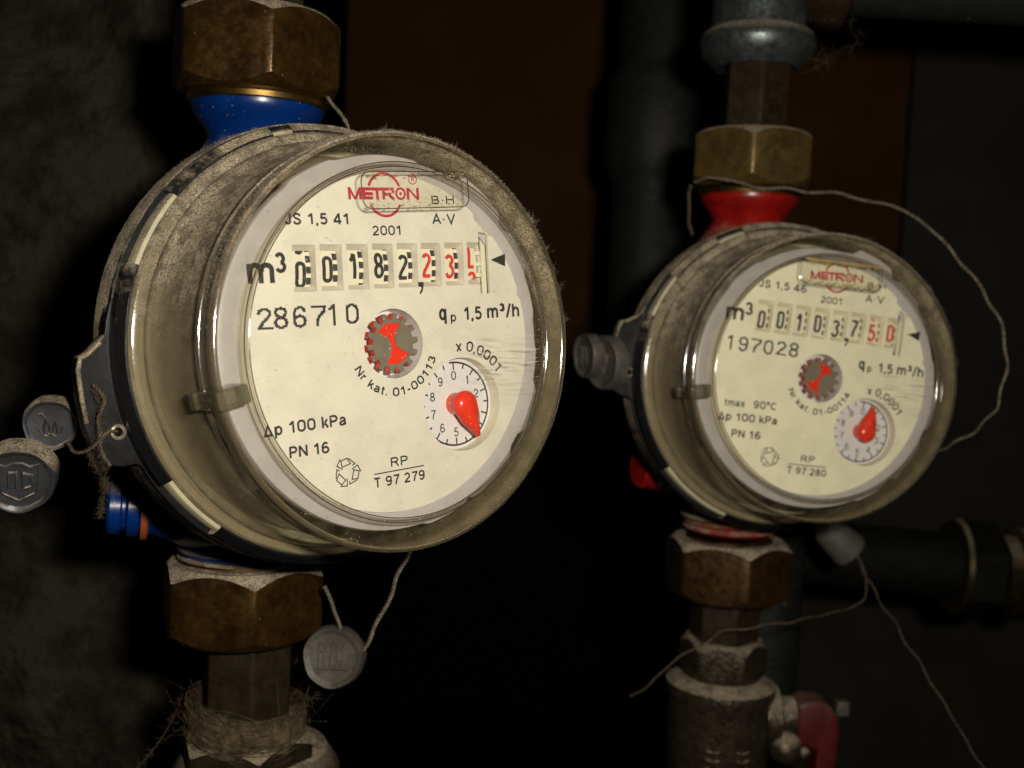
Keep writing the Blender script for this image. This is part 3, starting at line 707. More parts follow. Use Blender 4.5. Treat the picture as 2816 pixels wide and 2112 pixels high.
    Mb = Matrix.Translation((bx, by, 0)) @ Matrix.Rotation(rad(br), 4, 'Z')
    rp = rr(-bw/2, bw/2, -bh/2, bh/2, .17)
    bp = P(MB().prism(rp, .03, .07, Mb), 'moulded_panel', m_blob, smooth=None)
    MB().tube([Mb @ Vector((x, y, .05)) for x, y in rp+[rp[0]]], .011, 8, False).build('panel_edge', m_line, bp)
    gk = MB()
    for _ in range(spec['gunk']):
        x = random.uniform(-bw/2+.1, bw/2-.05); y = bh/2-abs(random.gauss(0, .04))-.02 if random.random() < spec['gtop'] else -bh/2+abs(random.gauss(0, .06))+.02
        r_ = random.uniform(.004, .016)
        ps = [(x+r_*random.uniform(1, 3)*math.cos(b), y+r_*math.sin(b)) for b in (0, 1.2, 2.3, 3.1, 4.2, 5.3)]
        z_ = .072+random.random()*.004; gk.add([Mb @ Vector((px, py, z_)) for px, py in ps], [tuple(range(6))])
    gk.build('grime', m_gunk, bp, kind='stuff')
    # latch tab
    ta = spec['tab']
    Mt = Matrix.Rotation(rad(ta), 4, 'Z')
    P(MB().box(3.13, 3.68, -.16, .16, -.75, .035, Mt, .045), 'latch_tab', m_tab, smooth=60)
    MB_ = MB().box(3.60, 3.74, -.15, .15, -.95, -.72, Mt, .04); P(MB_, 'latch_nib', m_tab, smooth=60)
    # --- lint standing on the upper edges
    fz = MB(); Wi = W
    def place():
        a = rad(random.triangular(8, 178, 85)); k = random.random()
        if k < .42: r, z = 3.625, random.uniform(-.34, -.03)
        elif k < .75: r, z = 3.57, random.uniform(-1.9, -.4)
        elif k < .9: r, z = random.uniform(3.78, 4.05), random.uniform(-2.5, -2.1)
        else: r, z = 4.25, random.uniform(-3.5, -2.95); a = rad(random.uniform(20, 205))
        d = Vector((math.cos(a), math.sin(a), 0)); return Vector((r*d.x, r*d.y, z)), d
    fuzz(fz, spec['fuzz'], place, (.015, .055), .0022)
    def clump():
        a = rad(random.choice([31, 40, 42, 18, 23, 8, 40, 74, 97])+random.gauss(0, .8)); d = Vector((math.cos(a), math.sin(a), 0))
        return d*3.63+Vector((0, 0, random.gauss(-.15, .08))), d
    fuzz(fz, spec['fuzz']//28, clump, (.04, .15), .0013)
    P(fz, 'lint', m_fuzz, kind='stuff', smooth=None)
    return root, W

def sA(a):
    d = math.degrees(a) % 360; v = 0
    for c, wd, h in ((55, 9, .17), (33, 7, .10), (338, 8, .12), (312, 10, .10), (290, 8, .05), (120, 8, .04), (5, 5, -.04), (75, 6, -.03)):
        x = abs((d-c+180) % 360-180)/wd
        if x < 1.2: v += h*max(0, min(1, (1.2-x)/.3))
    return v
T = .20
textA = [
 ('JS 1,5 41', (-2.03, 2.04), (-.809, 2.073), .185, 'H', T),
 ('2001', (-.36, 1.891), (.244, 1.911), .168, '0', .175),
 ('B\u00b7H', (.916, 2.476), (1.433, 2.501), .15, 'H', .18), ('A\u00b7V', (.917, 2.122), (1.434, 2.135), .18, 'H', .18),
 ('m', (-2.74, 1.075), (-2.27, 1.085), .32, 'x', T), ('3', (-2.245, 1.255), (-2.055, 1.26), .32, '0', T),
 ('q', (.975, .381), (1.125, .381), .20, 'x', T), ('p', (1.224, .345), (1.345, .347), .125, 'x', .18), ('1,5', (1.53, .366), (1.945, .372), .235, '0', T), ('m\u00b3/h', (2.077, .384), (2.86, .395), .25, 'H', T),
 ('\u0394p 100 kPa', (-2.62, -1.405), (-1.08, -1.345), .195, 'H', T), ('PN 16', (-2.181, -1.800), (-1.436, -1.785), .19, 'H', T),
 ('RP', (-.23, -2.172), (.135, -2.165), .165, 'H', .18), ('T 97 279', (-.583, -2.502), (.483, -2.476), .175, 'H', .18)]
dR = .07
textB = [
 ('JS 1,5 46', (-1.98, 2.03), (-.686, 2.079), .185, 'H', T),
 ('2001', (-.36+dR+.03, 1.90), (.244+dR+.03, 1.93), .168, '0', .175),
 ('B\u00b7H', (.97, 2.47), (1.50, 2.51), .15, 'H', .18), ('A\u00b7V', (.97, 2.12), (1.50, 2.15), .18, 'H', .18),
 ('m', (-2.74, 1.10), (-2.26, 1.118), .30, 'x', T), ('3', (-2.25, 1.285), (-2.04, 1.30), .30, '0', T),
 ('q', (1.05, .40), (1.20, .405), .20, 'x', T), ('p', (1.295, .365), (1.415, .367), .125, 'x', .18), ('1,5', (1.60, .39), (2.01, .40), .235, '0', T), ('m\u00b3/h', (2.14, .41), (2.90, .44), .25, 'H', T),
 ('tmax', (-2.45, -1.039), (-1.904, -1.01), .13, 'x', .18), ('90\u00b0C', (-1.671, -1.002), (-1.045, -.972), .185, '0', .18),
 ('\u0394p 100 kPa', (-2.56, -1.395), (-.973, -1.33), .19, 'H', T), ('PN 16', (-2.146, -1.789), (-1.364, -1.756), .19, 'H', T),
 ('RP', (-.19, -2.165), (.20, -2.15), .165, 'H', .18), ('T 97 280', (-.52, -2.495), (.56, -2.46), .175, 'H', .18)]
specA = dict(k='a', cog=(.335, .10), roll=3.2, paint=m_blue, thread=m_gold, axis=(-5.72, 23.6), midz=-1.0, top=5.15, bot=5.4, ear=0, eye=(-4.08, -1.515), seg=[(-105, -65), (-126, -105.1), (-60, 60), (62, 103), (109, 123.9), (124, 141), (161, 216)],
  scal=sA, dw=0, dx=0, wdx=0, ws=1.0, redfrom=5, starrot=6, glass=(63, 146, 246, 331), pointer=-66, roll_=0,
  digits=[[('0', -.10), ('9', .47)], [('0', -.02)], [('1', .02)], [('8', .02)], [('2', -.02)], [('2', 0)], [('3', -.03)], [('u', .14), ('3', -.36)]],
  text=textA, kat='Nr kat. 01-00113', serial=[('2', -2.49, .338), ('8', -2.20, .346), ('6', -1.86, .354), ('7', -1.495, .362), ('1', -1.22, .366), ('0', -.857, .380)],
  logo=(-.075, 2.605), logoslope=2.0, comma_y=1.075, blob=(.09, 2.645, 6.2, 2.22, .62), gunk=70, gtop=.3, tab=-165, fuzz=22000,
  port=((-8.30, 22.2, -4.6), (-1, -.35, .05)))
specB = dict(k='b', cog=(.355, .055), roll=-6.6, paint=m_redp, thread=m_gold, axis=(6.70, 32.0), midz=-1.6, top=5.2, bot=4.9, ear=-20, eye=(-4.29, 0.0), seg=[(-112, -75), (-60, 30), (60, 108), (119, 141), (158, 218)],
  scal=lambda a: sA(a-rad(9)), dw=0, dx=dR, wdx=.0, ws=1.35, redfrom=6, starrot=-3, glass=(28, 100, 200, 275), pointer=81, roll_=0,
  digits=[[('0', -.08)], [('0', -.03)], [('1', -.03)], [('0', 0.0)], [('3', -.06)], [('7', .0)], [('5', -.05), ('6', .5)], [('0', 0)]],
  text=textB, kat='Nr kat. 01-00114', serial=[('1', -2.52, .368), ('9', -2.17, .374), ('7', -1.83, .385), ('0', -1.49, .40), ('2', -1.14, .42), ('8', -.80, .435)],
  logo=(.10, 2.60), logoslope=5.0, comma_y=1.12, blob=(.22, 2.60, -3.5, 2.22, .66), gunk=700, gtop=.75, tab=-173, fuzz=9000,
  port=((3.78, 31.3, -4.65), (-1, -.35, .0)))
rootA, WA = water_meter('a', (-1.771, 18.705, -.773), 39.29, 4.21, specA, 'near water meter with blue painted body, dusty clear cover and dial reading 00182')
rootB, WB = water_meter('b', (7.891, 26.918, -1.525), 12.24, 3.62, specB, 'farther water meter with red painted body and dial reading 00103, behind on the right')

# ------------------------------------------------------------------ nuts, pipes and fittings
def hexnut(name, axis, z0, z1, R, rot, mat, label, rin=1.2, ch=.27, cat='nut', group='hexagonal union nuts on the meters'):
    """hexagonal nut with chamfered corners, turned faces and softened vertical edges"""
    nseg = 96
    apo = R*math.cos(PI/6); lim = apo*.965
    def hexr(a):
        d = (a-rad(rot)) % (PI/3); return min(apo/math.cos(d-PI/6), R*.988)
    mb = MB(); vs = []; fs = []; k = 6
    angs = []
    for q in range(6):
        for d in (-.018, .018): angs.append(rad(rot)+q*PI/3+d)
        for j in range(1, 14): angs.append(rad(rot)+q*PI/3+.018+(PI/3-.036)*j/14)
    angs = sorted(set(angs)); n_ = len(angs)
    for a in angs:
        r_ = hexr(a); dz = ch*(r_-lim)/(R-lim)
        for z, r in ((z0, lim), (z0+dz, r_-.004), (z0+dz+.02, r_), (z1-dz-.02, r_), (z1-dz, r_-.004), (z1, lim)):
            vs.append((axis[0]+r*math.cos(a), axis[1]+r*math.sin(a), z))
    for i in range(n_):
        j = (i+1) % n_
        for q in range(k-1): fs.append((i*k+q, j*k+q, j*k+q+1, i*k+q+1))
    # end faces with the bore
    for zi, zz, flip in ((0, z0, 0), (k-1, z1, 1)):
        o_ = len(vs)
        for a in angs: vs.append((axis[0]+rin*math.cos(a), axis[1]+rin*math.sin(a), zz))
        for a in angs: vs.append((axis[0]+rin*math.cos(a), axis[1]+rin*math.sin(a), (z0+z1)/2))
        for i in range(n_):
            j = (i+1) % n_
            fs.append((i*k+zi, o_+i, o_+j, j*k+zi) if flip else (j*k+zi, o_+j, o_+i, i*k+zi))
            fs.append((o_+i, o_+n_+i, o_+n_+j, o_+j))
    mb.add(vs, fs); c = Vector((axis[0], axis[1], z0)); o = mb.build(name, mat, smooth=28)
    # origin at the nut's base
    for v in o.data.vertices: v.co -= c
    o.location = c
    if label: tag(o, label, cat, group)
    return o
aL, aR = specA['axis'], specB['axis']
hexnut('union_nut', (-5.80, 23.6), 4.12, 5.85, 1.87, -66.5, m_brass, 'large brown brass nut above the blue neck, at the top edge', rin=1.42)
hexnut('union_nut', (-5.78, 23.6), -7.55, -5.92, 1.86, -68, m_brass, 'large brown brass nut below the blue meter, dusty on its top face', rin=1.3)
hexnut('union_nut', (6.70, 32.0), 3.62, 5.22, 1.88, -105+4, m_brass2, 'olive brass nut above the red neck of the farther meter', rin=1.3)
hexnut('union_nut', (6.70, 32.0), -8.45, -6.72, 1.92, -82, m_brass, 'brown brass nut under the farther red meter', rin=1.3)

def place_mesh(mb, name, mat, origin, label, cat, group=None, smooth=35):
    o = Vector(origin); mb.xf(lambda v: v-o); ob = mb.build(name, mat, smooth=smooth); ob.location = o
    return tag(ob, label, cat, group)
# tail pieces between nuts and fittings
hexnut('pipe_tail', (-5.80, 23.6), 5.7, 8.5, 1.05, -70, m_steel, 'dark pipe tail going up out of the top left nut, cut by the frame', rin=.7, ch=.05, cat='pipe tail', group='hexagonal pipe tails')
hexnut('pipe_tail', (-5.62, 23.6), -9.7, -7.5, 1.02, -70, m_steel, 'dark hexagonal pipe tail under the lower left nut', rin=.7, ch=.05, cat='pipe tail', group='hexagonal pipe tails')
hexnut('pipe_tail', (6.70, 32.0), 5.15, 7.2, 1.00, -92, m_steel, 'dusty hexagonal pipe tail between the galvanised tee and the olive nut', rin=.6, ch=.05, cat='pipe tail', group='hexagonal pipe tails')
hexnut('pipe_tail', (6.72, 32.0), -10.0, -8.4, 1.05, -80, m_steel, 'hexagonal pipe tail between the farther lower nut and the valve', rin=.6, ch=.05, cat='pipe tail', group='hexagonal pipe tails')
# lower left fitting: hexagon and round shoulder
ft = empty('pipe_fitting', Matrix.Translation((-5.65, 23.8, -13.2))); tag(ft, 'dark hexagonal fitting under the hemp wrapping, at the bottom edge', 'pipe fitting')
o = hexnut('hexagon', (-5.65, 23.8), -11.4, -9.85, 1.55, -66, m_steel, None, rin=.7); o.parent = ft; o.location = Vector((0, 0, 1.8))
mb = MB().revolve([(0, -13.5), (1.85, -13.5), (1.95, -11.6), (1.9, -10.9), (1.6, -10.45), (1.2, -10.3)], Matrix.Translation((-5.5, 24.2, 0)), 64).build('shoulder', m_steel, ft, world=Matrix.Translation((-5.65, 23.8, -13.2)))
# hemp tow wound round the joint
tow = MB()
for k in range(620):
    ph = random.uniform(0, 2*PI); turns = random.uniform(.5, 1.3); r0 = random.uniform(1.05, 1.24); zb = random.uniform(-9.95, -9.25)
    tiltA = random.uniform(.05, .35); tp = random.uniform(-.6, .6)
    pts = []
    for i in range(22):
        a = ph+turns*2*PI*i/21; r = r0+.05*math.sin(3*a+k)+(i/21)*.1
        z = zb+tiltA*math.cos(a-PI-tp)+.06*math.sin(5*a+k); pts.append((-5.65+r*math.cos(a), 23.7+r*math.sin(a), z))
    tow.tube(pts, random.uniform(.003, .010), 3, False)
tow.revolve([(1.0, -10.1), (1.20, -10.0), (1.28, -9.75), (1.24, -9.5), (1.14, -9.35), (1.0, -9.3)], Matrix.Translation((-5.65, 23.7, 0)) @ Matrix.Shear('XY', 4, (0, 0)), 48, rmod=lambda r, a, z: r*(1+.05*math.sin(7*a)+.04*math.sin(17*a+z*9)))
for k in range(45):
    a = random.choice([random.gauss(PI*1.02, .35), random.gauss(-.15, .35), random.uniform(0, 2*PI)]); r = 1.35; b = Vector((-5.65+r*math.cos(a), 23.7+r*math.sin(a), random.uniform(-9.9, -9.2)))
    d = Vector((math.cos(a)*random.uniform(0, .6), math.sin(a)*.3-.1, random.uniform(-.3, 1.2)))
    pts = bez([b, b+d*.3+Vector((random.gauss(0, .05), 0, 0)), b+d*random.uniform(.5, 1.0)+Vector((random.gauss(0, .12), 0, random.gauss(0, .1)))], 8)
    tow.tube(pts, random.uniform(.002, .006), 3, False)
place_mesh(tow, 'hemp_wrapping', m_tow, (-5.65, 23.7, -10.0), 'frayed tan hemp wound round the joint at the lower left', 'hemp wrapping')

# galvanised tee with its side arm, over the farther meter
def revo(prof, M, seg=64): return MB().revolve(prof, M, seg)
tee = empty('pipe_tee', Matrix.Translation((6.66, 32.0, 7.1))); tag(tee, 'galvanised pipe tee with a rounded bead at the upper right', 'pipe tee')
TW = Matrix.Translation((6.66, 32.0, 7.1))
revo([(.9, 7.1), (1.2, 7.05), (1.52, 7.35), (1.66, 7.65), (1.66, 7.85), (1.55, 8.05), (1.38, 8.15), (1.36, 8.4), (1.36, 10.5), (0, 10.5)], Matrix.Translation((6.66, 32.0, 0)), 72).build('socket', m_galv, tee, world=TW)
Mh = Matrix.Translation((6.66, 32.0, 9.75)) @ Matrix.Rotation(PI/2, 4, 'Y') @ Matrix.Rotation(0, 4, 'Z')
revo([(1.36, 0), (1.30, 1.3), (1.22, 1.45), (1.3, 1.7), (1.45, 1.9), (1.45, 2.3), (1.25, 2.45), (0, 2.45)], Mh, 72).build('side_outlet', m_steel, tee, world=TW)
mb = revo([(1.06, 2.4), (1.06, 16)], Matrix.Translation((6.66, 32.0, 9.80)) @ Matrix.Rotation(rad(90.6), 4, 'Y'), 64)
place_mesh(mb, 'water_pipe', m_pipe, (9.0, 32.0, 9.8), 'dark horizontal pipe leaving the tee along the top right edge', 'pipe', 'dark iron water pipes')

# ball valve under the farther meter
va = Vector((6.78, 32.0, -14.5)); bv = empty('ball_valve', Matrix.Translation(va)); tag(bv, 'nickel ball valve with a red lever handle at the bottom right', 'valve')
VW = Matrix.Translation(va)
o = hexnut('inlet_hexagon', (6.72, 32.0), -10.95, -9.75, 1.33, -72, m_nickel, None, rin=.8); o.parent = bv; o.location = Vector((6.72, 32.0, -10.95))-va
for v in o.data.vertices: v.co -= Vector((6.72, 32, 0))*0
revo([(0, -14.6), (1.30, -14.6), (1.50, -13.9), (1.56, -12.6), (1.56, -11.55), (1.60, -11.35), (1.58, -11.1), (1.45, -11.0), (1.2, -10.9), (.9, -10.85)], Matrix.Translation((6.72, 32.0, 0)), 72).build('valve_body', m_nickel, bv, world=VW)
revo([(1.50, -11.5), (1.63, -11.45), (1.66, -11.3), (1.63, -11.12), (1.45, -11.02), (1.3, -11.0)], Matrix.Translation((6.72, 32.0, 0)), 72).build('collar_ring', m_nickel, bv, world=VW)
# raised casting marks (ladder-like columns) on the body
for px_ in (-.42, .48):
    mk = MB()
    for k in range(6):
        th = px_/1.57; z = -12.75-k*.26
        for dx_ in (-.11, .11):
            a = -PI/2+th+dx_/1.57
            M_ = Matrix.Translation((6.72+1.56*math.cos(a), 32+1.56*math.sin(a), z)) @ Matrix.Rotation(a-PI/2, 4, 'Z') @ Matrix.Rotation(.35*(1 if dx_ > 0 else -1), 4, 'Y')
            mk.box(-.10, .10, -.05, .05, -.035, .035, M_, .02)
    mk.build('casting_marks', m_nickel, bv, world=VW)
Ms = Matrix.Translation((6.72, 32.0, -12.15)) @ Matrix.Rotation(PI/2, 4, 'Y')
revo([(.95, 1.3), (.95, 1.72), (.80, 1.78), (.62, 1.85), (.62, 2.25), (.5, 2.3), (0, 2.3)], Ms, 48).build('stem_gland', m_nickel, bv, world=VW)
mb = MB(); bm = bmesh.new(); bmesh.ops.create_uvsphere(bm, u_segments=24, v_segments=14, radius=.5); mb.bm(bm, Matrix.Translation((8.62, 31.35, -12.85)))
mb.build('lug', m_nickel, bv, world=VW)
mb = MB(); bm = bmesh.new(); bmesh.ops.create_uvsphere(bm, u_segments=16, v_segments=10, radius=.2); mb.bm(bm, Matrix.Translation((9.15, 31.2, -12.95)))
mb.build('pin', m_nickel, bv, world=VW)
# red handle: cap hooked over the stem and the lever going down
hp = [(8.98, -11.62), (9.25, -11.5), (9.7, -11.5), (10.0, -11.65), (10.2, -11.95), (10.26, -12.4), (10.24, -13.0), (10.18, -13.6), (10.05, -14.8), (9.45, -14.8), (9.60, -13.6), (9.62, -12.98), (9.3, -12.85), (9.02, -12.8)]
mb = MB(); bm = bmesh.new(); vs = [bm.verts.new((x, 31.45, z)) for x, z in hp]; f_ = bm.faces.new(vs); r_ = bmesh.ops.extrude_face_region(bm, geom=[f_]); bmesh.ops.translate(bm, vec=(0, 1.1, 0), verts=[e for e in r_['geom'] if isinstance(e, bmesh.types.BMVert)])
bmesh.ops.recalc_face_normals(bm, faces=bm.faces[:]); bmesh.ops.bevel(bm, geom=bm.edges[:], offset=.07, segments=3, profile=.5, affect='EDGES'); mb.bm(bm)
m_redh = solid('red_handle', (0.085, 0.004, 0.004), 0.5, bump=.2, var=.3, dust=(.1, .8, .25, 2.5, .5))
hd = mb.build('handle', m_redh, bv, world=VW, smooth=40)
o = MB().box(10.24, 10.62, 31.8, 32.2, -12.0, -11.55, None, .05).build('handle_nut', m_lead2, bv, world=VW)

# pipes and fittings in the background
mb = revo([(0, -5.2), (.9, -5.0), (1.5, -4.3), (1.75, -3.2), (1.75, 5.2), (1.95, 5.5), (2.15, 6.1), (2.15, 9.3), (1.9, 9.8), (1.75, 10.1), (1.75, 40)], Matrix.Translation((5.6, 46.0, 0)), 64).revolve([(1.75, 0), (1.75, 30)], Matrix.Translation((5.6, 46.0, -3.3)) @ Matrix.Rotation(-PI/2, 4, 'X'), 48)
place_mesh(mb, 'water_pipe', m_pipe, (5.6, 46, -5.2), 'dark rust-flecked vertical pipe rising between the two meters', 'pipe', 'dark iron water pipes')
mb = revo([(1.35, -40), (1.35, -12.2), (1.42, -12.25), (1.42, -12.5), (1.35, -12.55), (1.35, 1), (0, 1)], Matrix.Translation((9.6, 39.0, 0)), 64)
place_mesh(mb, 'water_pipe', m_pipe, (9.6, 39, -40), 'dark vertical pipe standing just behind the ball valve', 'pipe', 'dark iron water pipes')
bp = empty('side_pipe', Matrix.Translation((14, 42, -9.4))); tag(bp, 'dark horizontal pipe with brass coupling nut at the right edge', 'pipe'); BW = Matrix.Translation((14, 42, -9.4))
Mq = Matrix.Translation((11.4, 42.0, -9.2)) @ Matrix.Rotation(rad(93), 4, 'Y')
revo([(1.25, 0), (1.25, 7.0)], Mq, 48).build('tube', m_pipe2, bp, world=BW)
revo([(1.2, 6.2), (1.75, 6.3), (1.85, 6.45), (1.85, 7.7), (1.7, 7.9), (1.4, 8.0)], Mq, 6).build('coupling_nut', m_pipe2, bp, world=BW, smooth=None)
revo([(1.5, 6.15), (1.80, 6.2), (1.88, 6.35), (1.7, 6.4)], Mq, 48).build('brass_edge', m_yb, bp, world=BW)
revo([(1.4, 8.0), (1.4, 8.5), (1.75, 8.6), (1.75, 9.0), (1.3, 9.2), (1.3, 16)], Mq, 48).build('union_end', m_yb, bp, world=BW)

# ------------------------------------------------------------------ seals and their wires
def twist(pts, r, pitch=.16, n=None, mb=None, wob=.02):
    P_ = bez(pts, n or 60*len(pts)//3); mb = mb or MB(); L = 0; A = []; B = []; prev = None
    ph = random.random()*6
    for i, p in enumerate(P_):
        tt = (P_[min(i+1, len(P_)-1)]-P_[max(i-1, 0)]).normalized()
        if i: L += (p-P_[i-1]).length
        e1 = tt.cross(Vector((0, 0, 1)) if abs(tt.z) < .95 else Vector((1, 0, 0))).normalized(); e2 = tt.cross(e1); a = 2*PI*L/pitch
        wv = Vector((math.sin(L*5.1+ph), math.sin(L*3.7+1+ph), math.sin(L*4.3+2+ph)))*wob
        A.append(p+wv+(e1*math.cos(a)+e2*math.sin(a))*r*.9); B.append(p+wv-(e1*math.cos(a)+e2*math.sin(a))*r*.9)
    mb.tube(A, r, 5); mb.tube(B, r, 5); return mb
def at(px, py, Y):
    d = RT*((px-1106)/2335)-UP*((py-829.5)/2335)+FW
    return d*(Y/d.y)
def seal(name, c, nrm, r, th, mat, label, marks, group='crimped lead seals', up=Vector((0, 0, 1))):
    nrm = Vector(nrm).normalized(); x = up.cross(nrm).normalized(); y = nrm.cross(x)
    M_ = Matrix((x, y, nrm)).transposed().to_4x4(); M_.translation = Vector(c)
    root = empty('lead_seal', M_); tag(root, label, 'lead seal', group)
    lump = lambda r_, a, z: r_*(1+.018*math.sin(3*a+r)+.012*math.sin(7*a))
    MB().revolve([(0, -th/2), (r*.9, -th/2), (r, -th/2+.06), (r*1.02, 0), (r, th/2-.07), (r*.94, th/2), (r*.86, th/2-.01), (r*.80, th/2-.05), (r*.74, th/2-.055), (0, th/2-.055)], None, 64, rmod=lump).build('disc', mat, root, smooth=40)
    g = MB(); marks(g, r, th/2-.05)
    g.build('stamped_mark', mat, root)
    return root
def mark_shield(g, r, z):
    pts = [(-.52, .50), (-.30, .42), (-.12, .52), (.12, .52), (.30, .42), (.52, .50), (.50, -.05), (.42, -.35), (.15, -.50), (0, -.58), (-.15, -.50), (-.42, -.35), (-.50, -.05)]
    pts = [(x*r*1.05, y*r*1.05, z) for x, y in pts]; g.tube(pts+[pts[0]], .022*r/.6, 5, False)
    for q in ([(-.25, .25), (-.25, -.2), (-.05, -.25), (-.05, .28), (-.25, .25)], [(.12, .25), (.12, -.25)], [(.12, .25), (.35, .18), (.35, -.15), (.12, -.25)]):
        g.tube([(x*r, y*r, z) for x, y in q], .03*r/.6, 5, False)
def mark_squiggle(g, r, z):
    for k in range(5):
        a = random.uniform(0, 6); g.tube([(r*(.45*math.cos(a+i*.5+k)*(.4+.12*i)), r*.45*math.sin(a+i*.7), z) for i in range(5)], .02, 4, False)
def mark_lines(g, r, z):
    random.seed(3)
    for row, y in enumerate((.38, .12, -.14)):
        x = -.45
        while x < .42:
            h = random.uniform(.10, .18); g.tube([(x*r, (y-h)*r, z), (x*r+random.uniform(-.04, .05), (y+h*.6)*r, z), ((x+.10)*r, (y+random.uniform(-.1, .1))*r, z)], .012, 4, False); x += random.uniform(.14, .22)
    g.tube([(-.5*r, -.38*r, z), (.55*r, -.36*r, z)], .014, 4, False)
random.seed(11)
seal('s', at(112, 912, 18.9), (.30, -1, -.15), .47, .50, m_lead, 'dusty lead seal touching the black ear of the near meter', mark_squiggle)
seal('s', at(44, 1026, 18.3), (.32, -1, -.28), .60, .60, m_lead, 'big lead seal with stamped shield at the left edge', mark_shield)
seal('s', at(722, 1418, 22.6), (-.12, -1, .12), .66, .42, m_lead2, 'pale lead seal hanging under the near meter beside the nut', mark_lines)
seal('s', at(1312, 782, 28.6), (-1, -.62, -.05), .72, .46, m_lead2, 'lead seal pressed against the farther meter ear', mark_squiggle)
seal('s', at(1274, 768, 28.9), (-1, -.45, -.05), .60, .40, m_lead2, 'smaller lead seal left of the farther meter ear seal', mark_squiggle)
# white seal behind the farther meter
ws = MB(); M_ = Matrix.Translation(at(1812, 1168, 34.5)); ws.revolve([(0, .62), (.35, .6), (.48, .5), (.62, -.35), (.58, -.48), (.3, -.55), (0, -.55)], M_ @ Matrix.Rotation(rad(-50), 4, 'Y') @ Matrix.Scale(1.15, 4, (0, 0, 1)), 32)
place_mesh(ws, 'plastic_seal', m_wax, at(1812, 1168, 34.5), 'pale plastic seal hanging below the farther meter rim', 'seal')
def wire(pts, r, label, mat=m_wire, pitch=.16, name='seal_wire', wob=.035):
    mb = twist(pts, r, pitch, 50*len(pts), wob=wob); return place_mesh(mb, name, mat, pts[0], label, 'wire', 'twisted seal wires')
# hairy covering on a wire
def hairy(mb, P_, n, ln=(.03, .1), wd=.003):
    P_ = bez(P_, 60)
    def pl_():
        p = random.choice(P_)+Vector([random.gauss(0, .02) for _ in range(3)]); return p, Vector([random.gauss(0, 1) for _ in range(3)]).normalized()
    fuzz(mb, n, pl_, ln, wd)
w1 = [at(706, 205, 22.8), at(728, 232, 22.6), at(742, 262, 22.3), at(752, 290, 22.6)]
wire(w1, .022, 'short dusty wire from the top left nut to the near meter')
w2 = [at(697, 1268, 22.4), at(716, 1300, 22.3), at(732, 1335, 22.4), at(735, 1362, 22.5)]
wire(w2, .024, 'short wire from the lower left nut to the hanging seal')
w3 = [at(882, 1190, 21.8), at(858, 1250, 22.0), at(826, 1322, 22.2), at(795, 1385, 22.4), at(778, 1412, 22.5)]
wire(w3, .026, 'straight dusty wire from the near meter cover down to the hanging seal')
w4 = [WA @ Vector((-4.08, -1.515, -2.78)), at(236, 938, 17.9), at(212, 950, 17.7), at(190, 966, 17.8), at(165, 975, 18.2), at(140, 960, 18.6)]
wire(w4, .018, 'dark wire through the eyelet of the near meter ear', m_wire2)
w5 = [at(207, 835, 17.9), at(222, 865, 17.8), at(208, 900, 17.8), at(218, 940, 17.8), at(226, 980, 17.9), at(236, 1010, 18.0)]
wire(w5, .020, 'dark crooked wire hanging down the near meter ear', m_wire2)
w6 = [at(1500, 395, 30.6), at(1530, 380, 30.2), at(1580, 393, 30.0), at(1640, 404, 30.0), at(1730, 412, 30.2), at(1800, 418, 30.3), at(1890, 436, 30.0), at(1980, 470, 29.5), at(2060, 548, 29), at(2130, 640, 28.6), at(2172, 740, 28.6), at(2160, 860, 29), at(2112, 925, 30), at(2050, 962, 31), at(2000, 980, 32.5)]
wire(w6, .024, 'long looped wire round the right side of the farther meter', pitch=.26)
w7 = [at(1494, 400, 31), at(1486, 440, 31.5), at(1490, 480, 32), at(1493, 510, 32.3)]
wire(w7, .030, 'short wire running down the left side of the red neck', m_wire2, pitch=.26)
w8 = [at(1848, 1192, 34), at(1862, 1225, 33.6), at(1880, 1262, 33), at(1960, 1390, 31.5), at(2040, 1520, 30.5), at(2105, 1630, 30), at(2140, 1680, 29.8)]
wire(w8, .014, 'thin straight wire falling from the pale seal to the bottom right', mat=m_wire2, pitch=.26)
w9 = [at(1850, 1195, 34), at(1868, 1240, 33.4), at(1872, 1280, 33), at(1840, 1312, 32.4), at(1700, 1345, 30.4), at(1580, 1362, 30.0), at(1500, 1400, 29.9), at(1430, 1450, 30), at(1390, 1490, 30.2), at(1362, 1505, 30.4)]
wire(w9, .016, 'thin slack wire crossing in front of the farther pipe tail and valve', m_wire2, pitch=.26)
# lint hanging from the ear and nets of fluff
lt = MB()
hairy(lt, [at(205, 840, 17.9), at(220, 900, 17.8), at(212, 960, 17.8), at(225, 1010, 18), at(222, 1080, 18.2), at(214, 1120, 18.4)], 900, (.03, .14), .003)
hairy(lt, [at(190, 975, 18), at(225, 1040, 18), at(230, 1060, 18)], 500, (.03, .16), .003)
place_mesh(lt, 'lint_clump', m_fuzzd, at(222, 950, 23.2), 'dark lint hanging off the ear of the near meter', 'lint', smooth=None)['kind'] = 'stuff'
lt = MB()
hairy(lt, [at(1760, 148, 31), at(1800, 120, 31.2), at(1850, 95, 31.4), at(1855, 60, 31.6)], 90, (.1, .9), .004)
hairy(lt, [at(1690, 30, 30.5), at(1760, 40, 31), at(1840, 45, 31.5)], 90, (.1, .5), .004)
place_mesh(lt, 'lint_clump', m_fuzzd, at(1820, 90, 31.2), 'dusty cobweb strands hanging under the horizontal pipe at upper right', 'lint', smooth=None)['kind'] = 'stuff'
cw = MB().tube(bez([at(395, 1500, 24.5), at(370, 1560, 24.2), at(330, 1620, 24), at(285, 1670, 24)], 20), .012, 4)
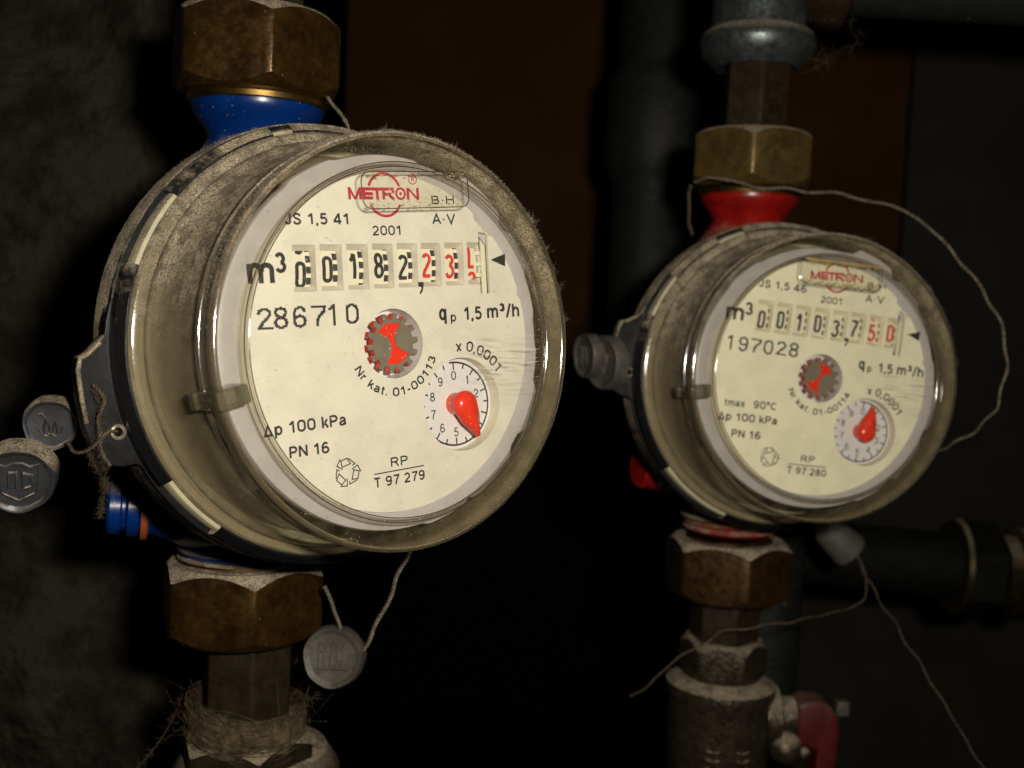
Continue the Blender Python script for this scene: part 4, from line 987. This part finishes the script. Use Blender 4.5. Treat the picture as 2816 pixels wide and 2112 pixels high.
hairy(cw, [at(395, 1500, 24.5), at(370, 1560, 24.2), at(330, 1620, 24), at(285, 1670, 24)], 160, (.05, .3), .004)
place_mesh(cw, 'lint_clump', m_fuzzd, at(370, 1560, 24.2), 'wisps of lint left of the hemp wrapping', 'lint', smooth=None)['kind'] = 'stuff'
lt = MB(); hairy(lt, [at(640, 1490, 23.6), at(665, 1510, 23.5), at(700, 1470, 23.2), at(640, 1420, 23.4)], 260, (.05, .3), .004)
place_mesh(lt, 'lint_clump', m_fuzzd, at(660, 1490, 23.5), 'wisps of lint between hemp wrapping and hanging seal', 'lint', smooth=None)['kind'] = 'stuff'

# ------------------------------------------------------------------ the cupboard round them
def slab(name, x0, x1, y0, y1, z0, z1, mat, label=None, cat=None, kind=None):
    mb = MB().box(x0, x1, y0, y1, z0, z1); c = Vector(((x0+x1)/2, y0, z0)); mb.xf(lambda v: v-c); o = mb.build(name, mat, smooth=None); o.location = c
    if kind: o['kind'] = kind
    else: tag(o, label, cat)
    return o
# rough concrete at the left, with an uneven face
cwm = MB(); nx, nz = 70, 130
for j in range(nz+1):
    for i in range(nx+1):
        x = -40+i*(40-9.3)/nx; z = -32+j*64/nz
        y = 35+.5*math.sin(x*.4+z*.13)+.25*math.sin(z*.7+x*.3)+random.gauss(0, .03)
        cwm.v.append((x, y, z))
for j in range(nz):
    for i in range(nx):
        a = j*(nx+1)+i; cwm.f.append((a, a+1, a+nx+2, a+nx+1))
o = cwm.build('concrete_wall', m_conc); tag(o, 'rough grey concrete wall behind the seals on the left', 'wall')
slab('brown_board', -9.8, 23, 60, 61.5, -6.2, 42, m_board, 'dark reddish brown board standing behind the two meters', 'board')
slab('grey_panel', 20.6, 60, 58.5, 59, -6.9, 15.4, m_panel, 'flat dark grey panel at the right side behind the wire loop', 'panel')
slab('lower_panel', 9.4, 60, 58.5, 59.9, -42, -6.9, m_panel, 'dark grey board low on the right behind the ball valve', 'panel')
slab('back_wall', -60, 80, 90, 91, -60, 60, m_dark, kind='structure')
slab('floor', -60, 80, 30, 90, -46, -45, m_dark, kind='structure')
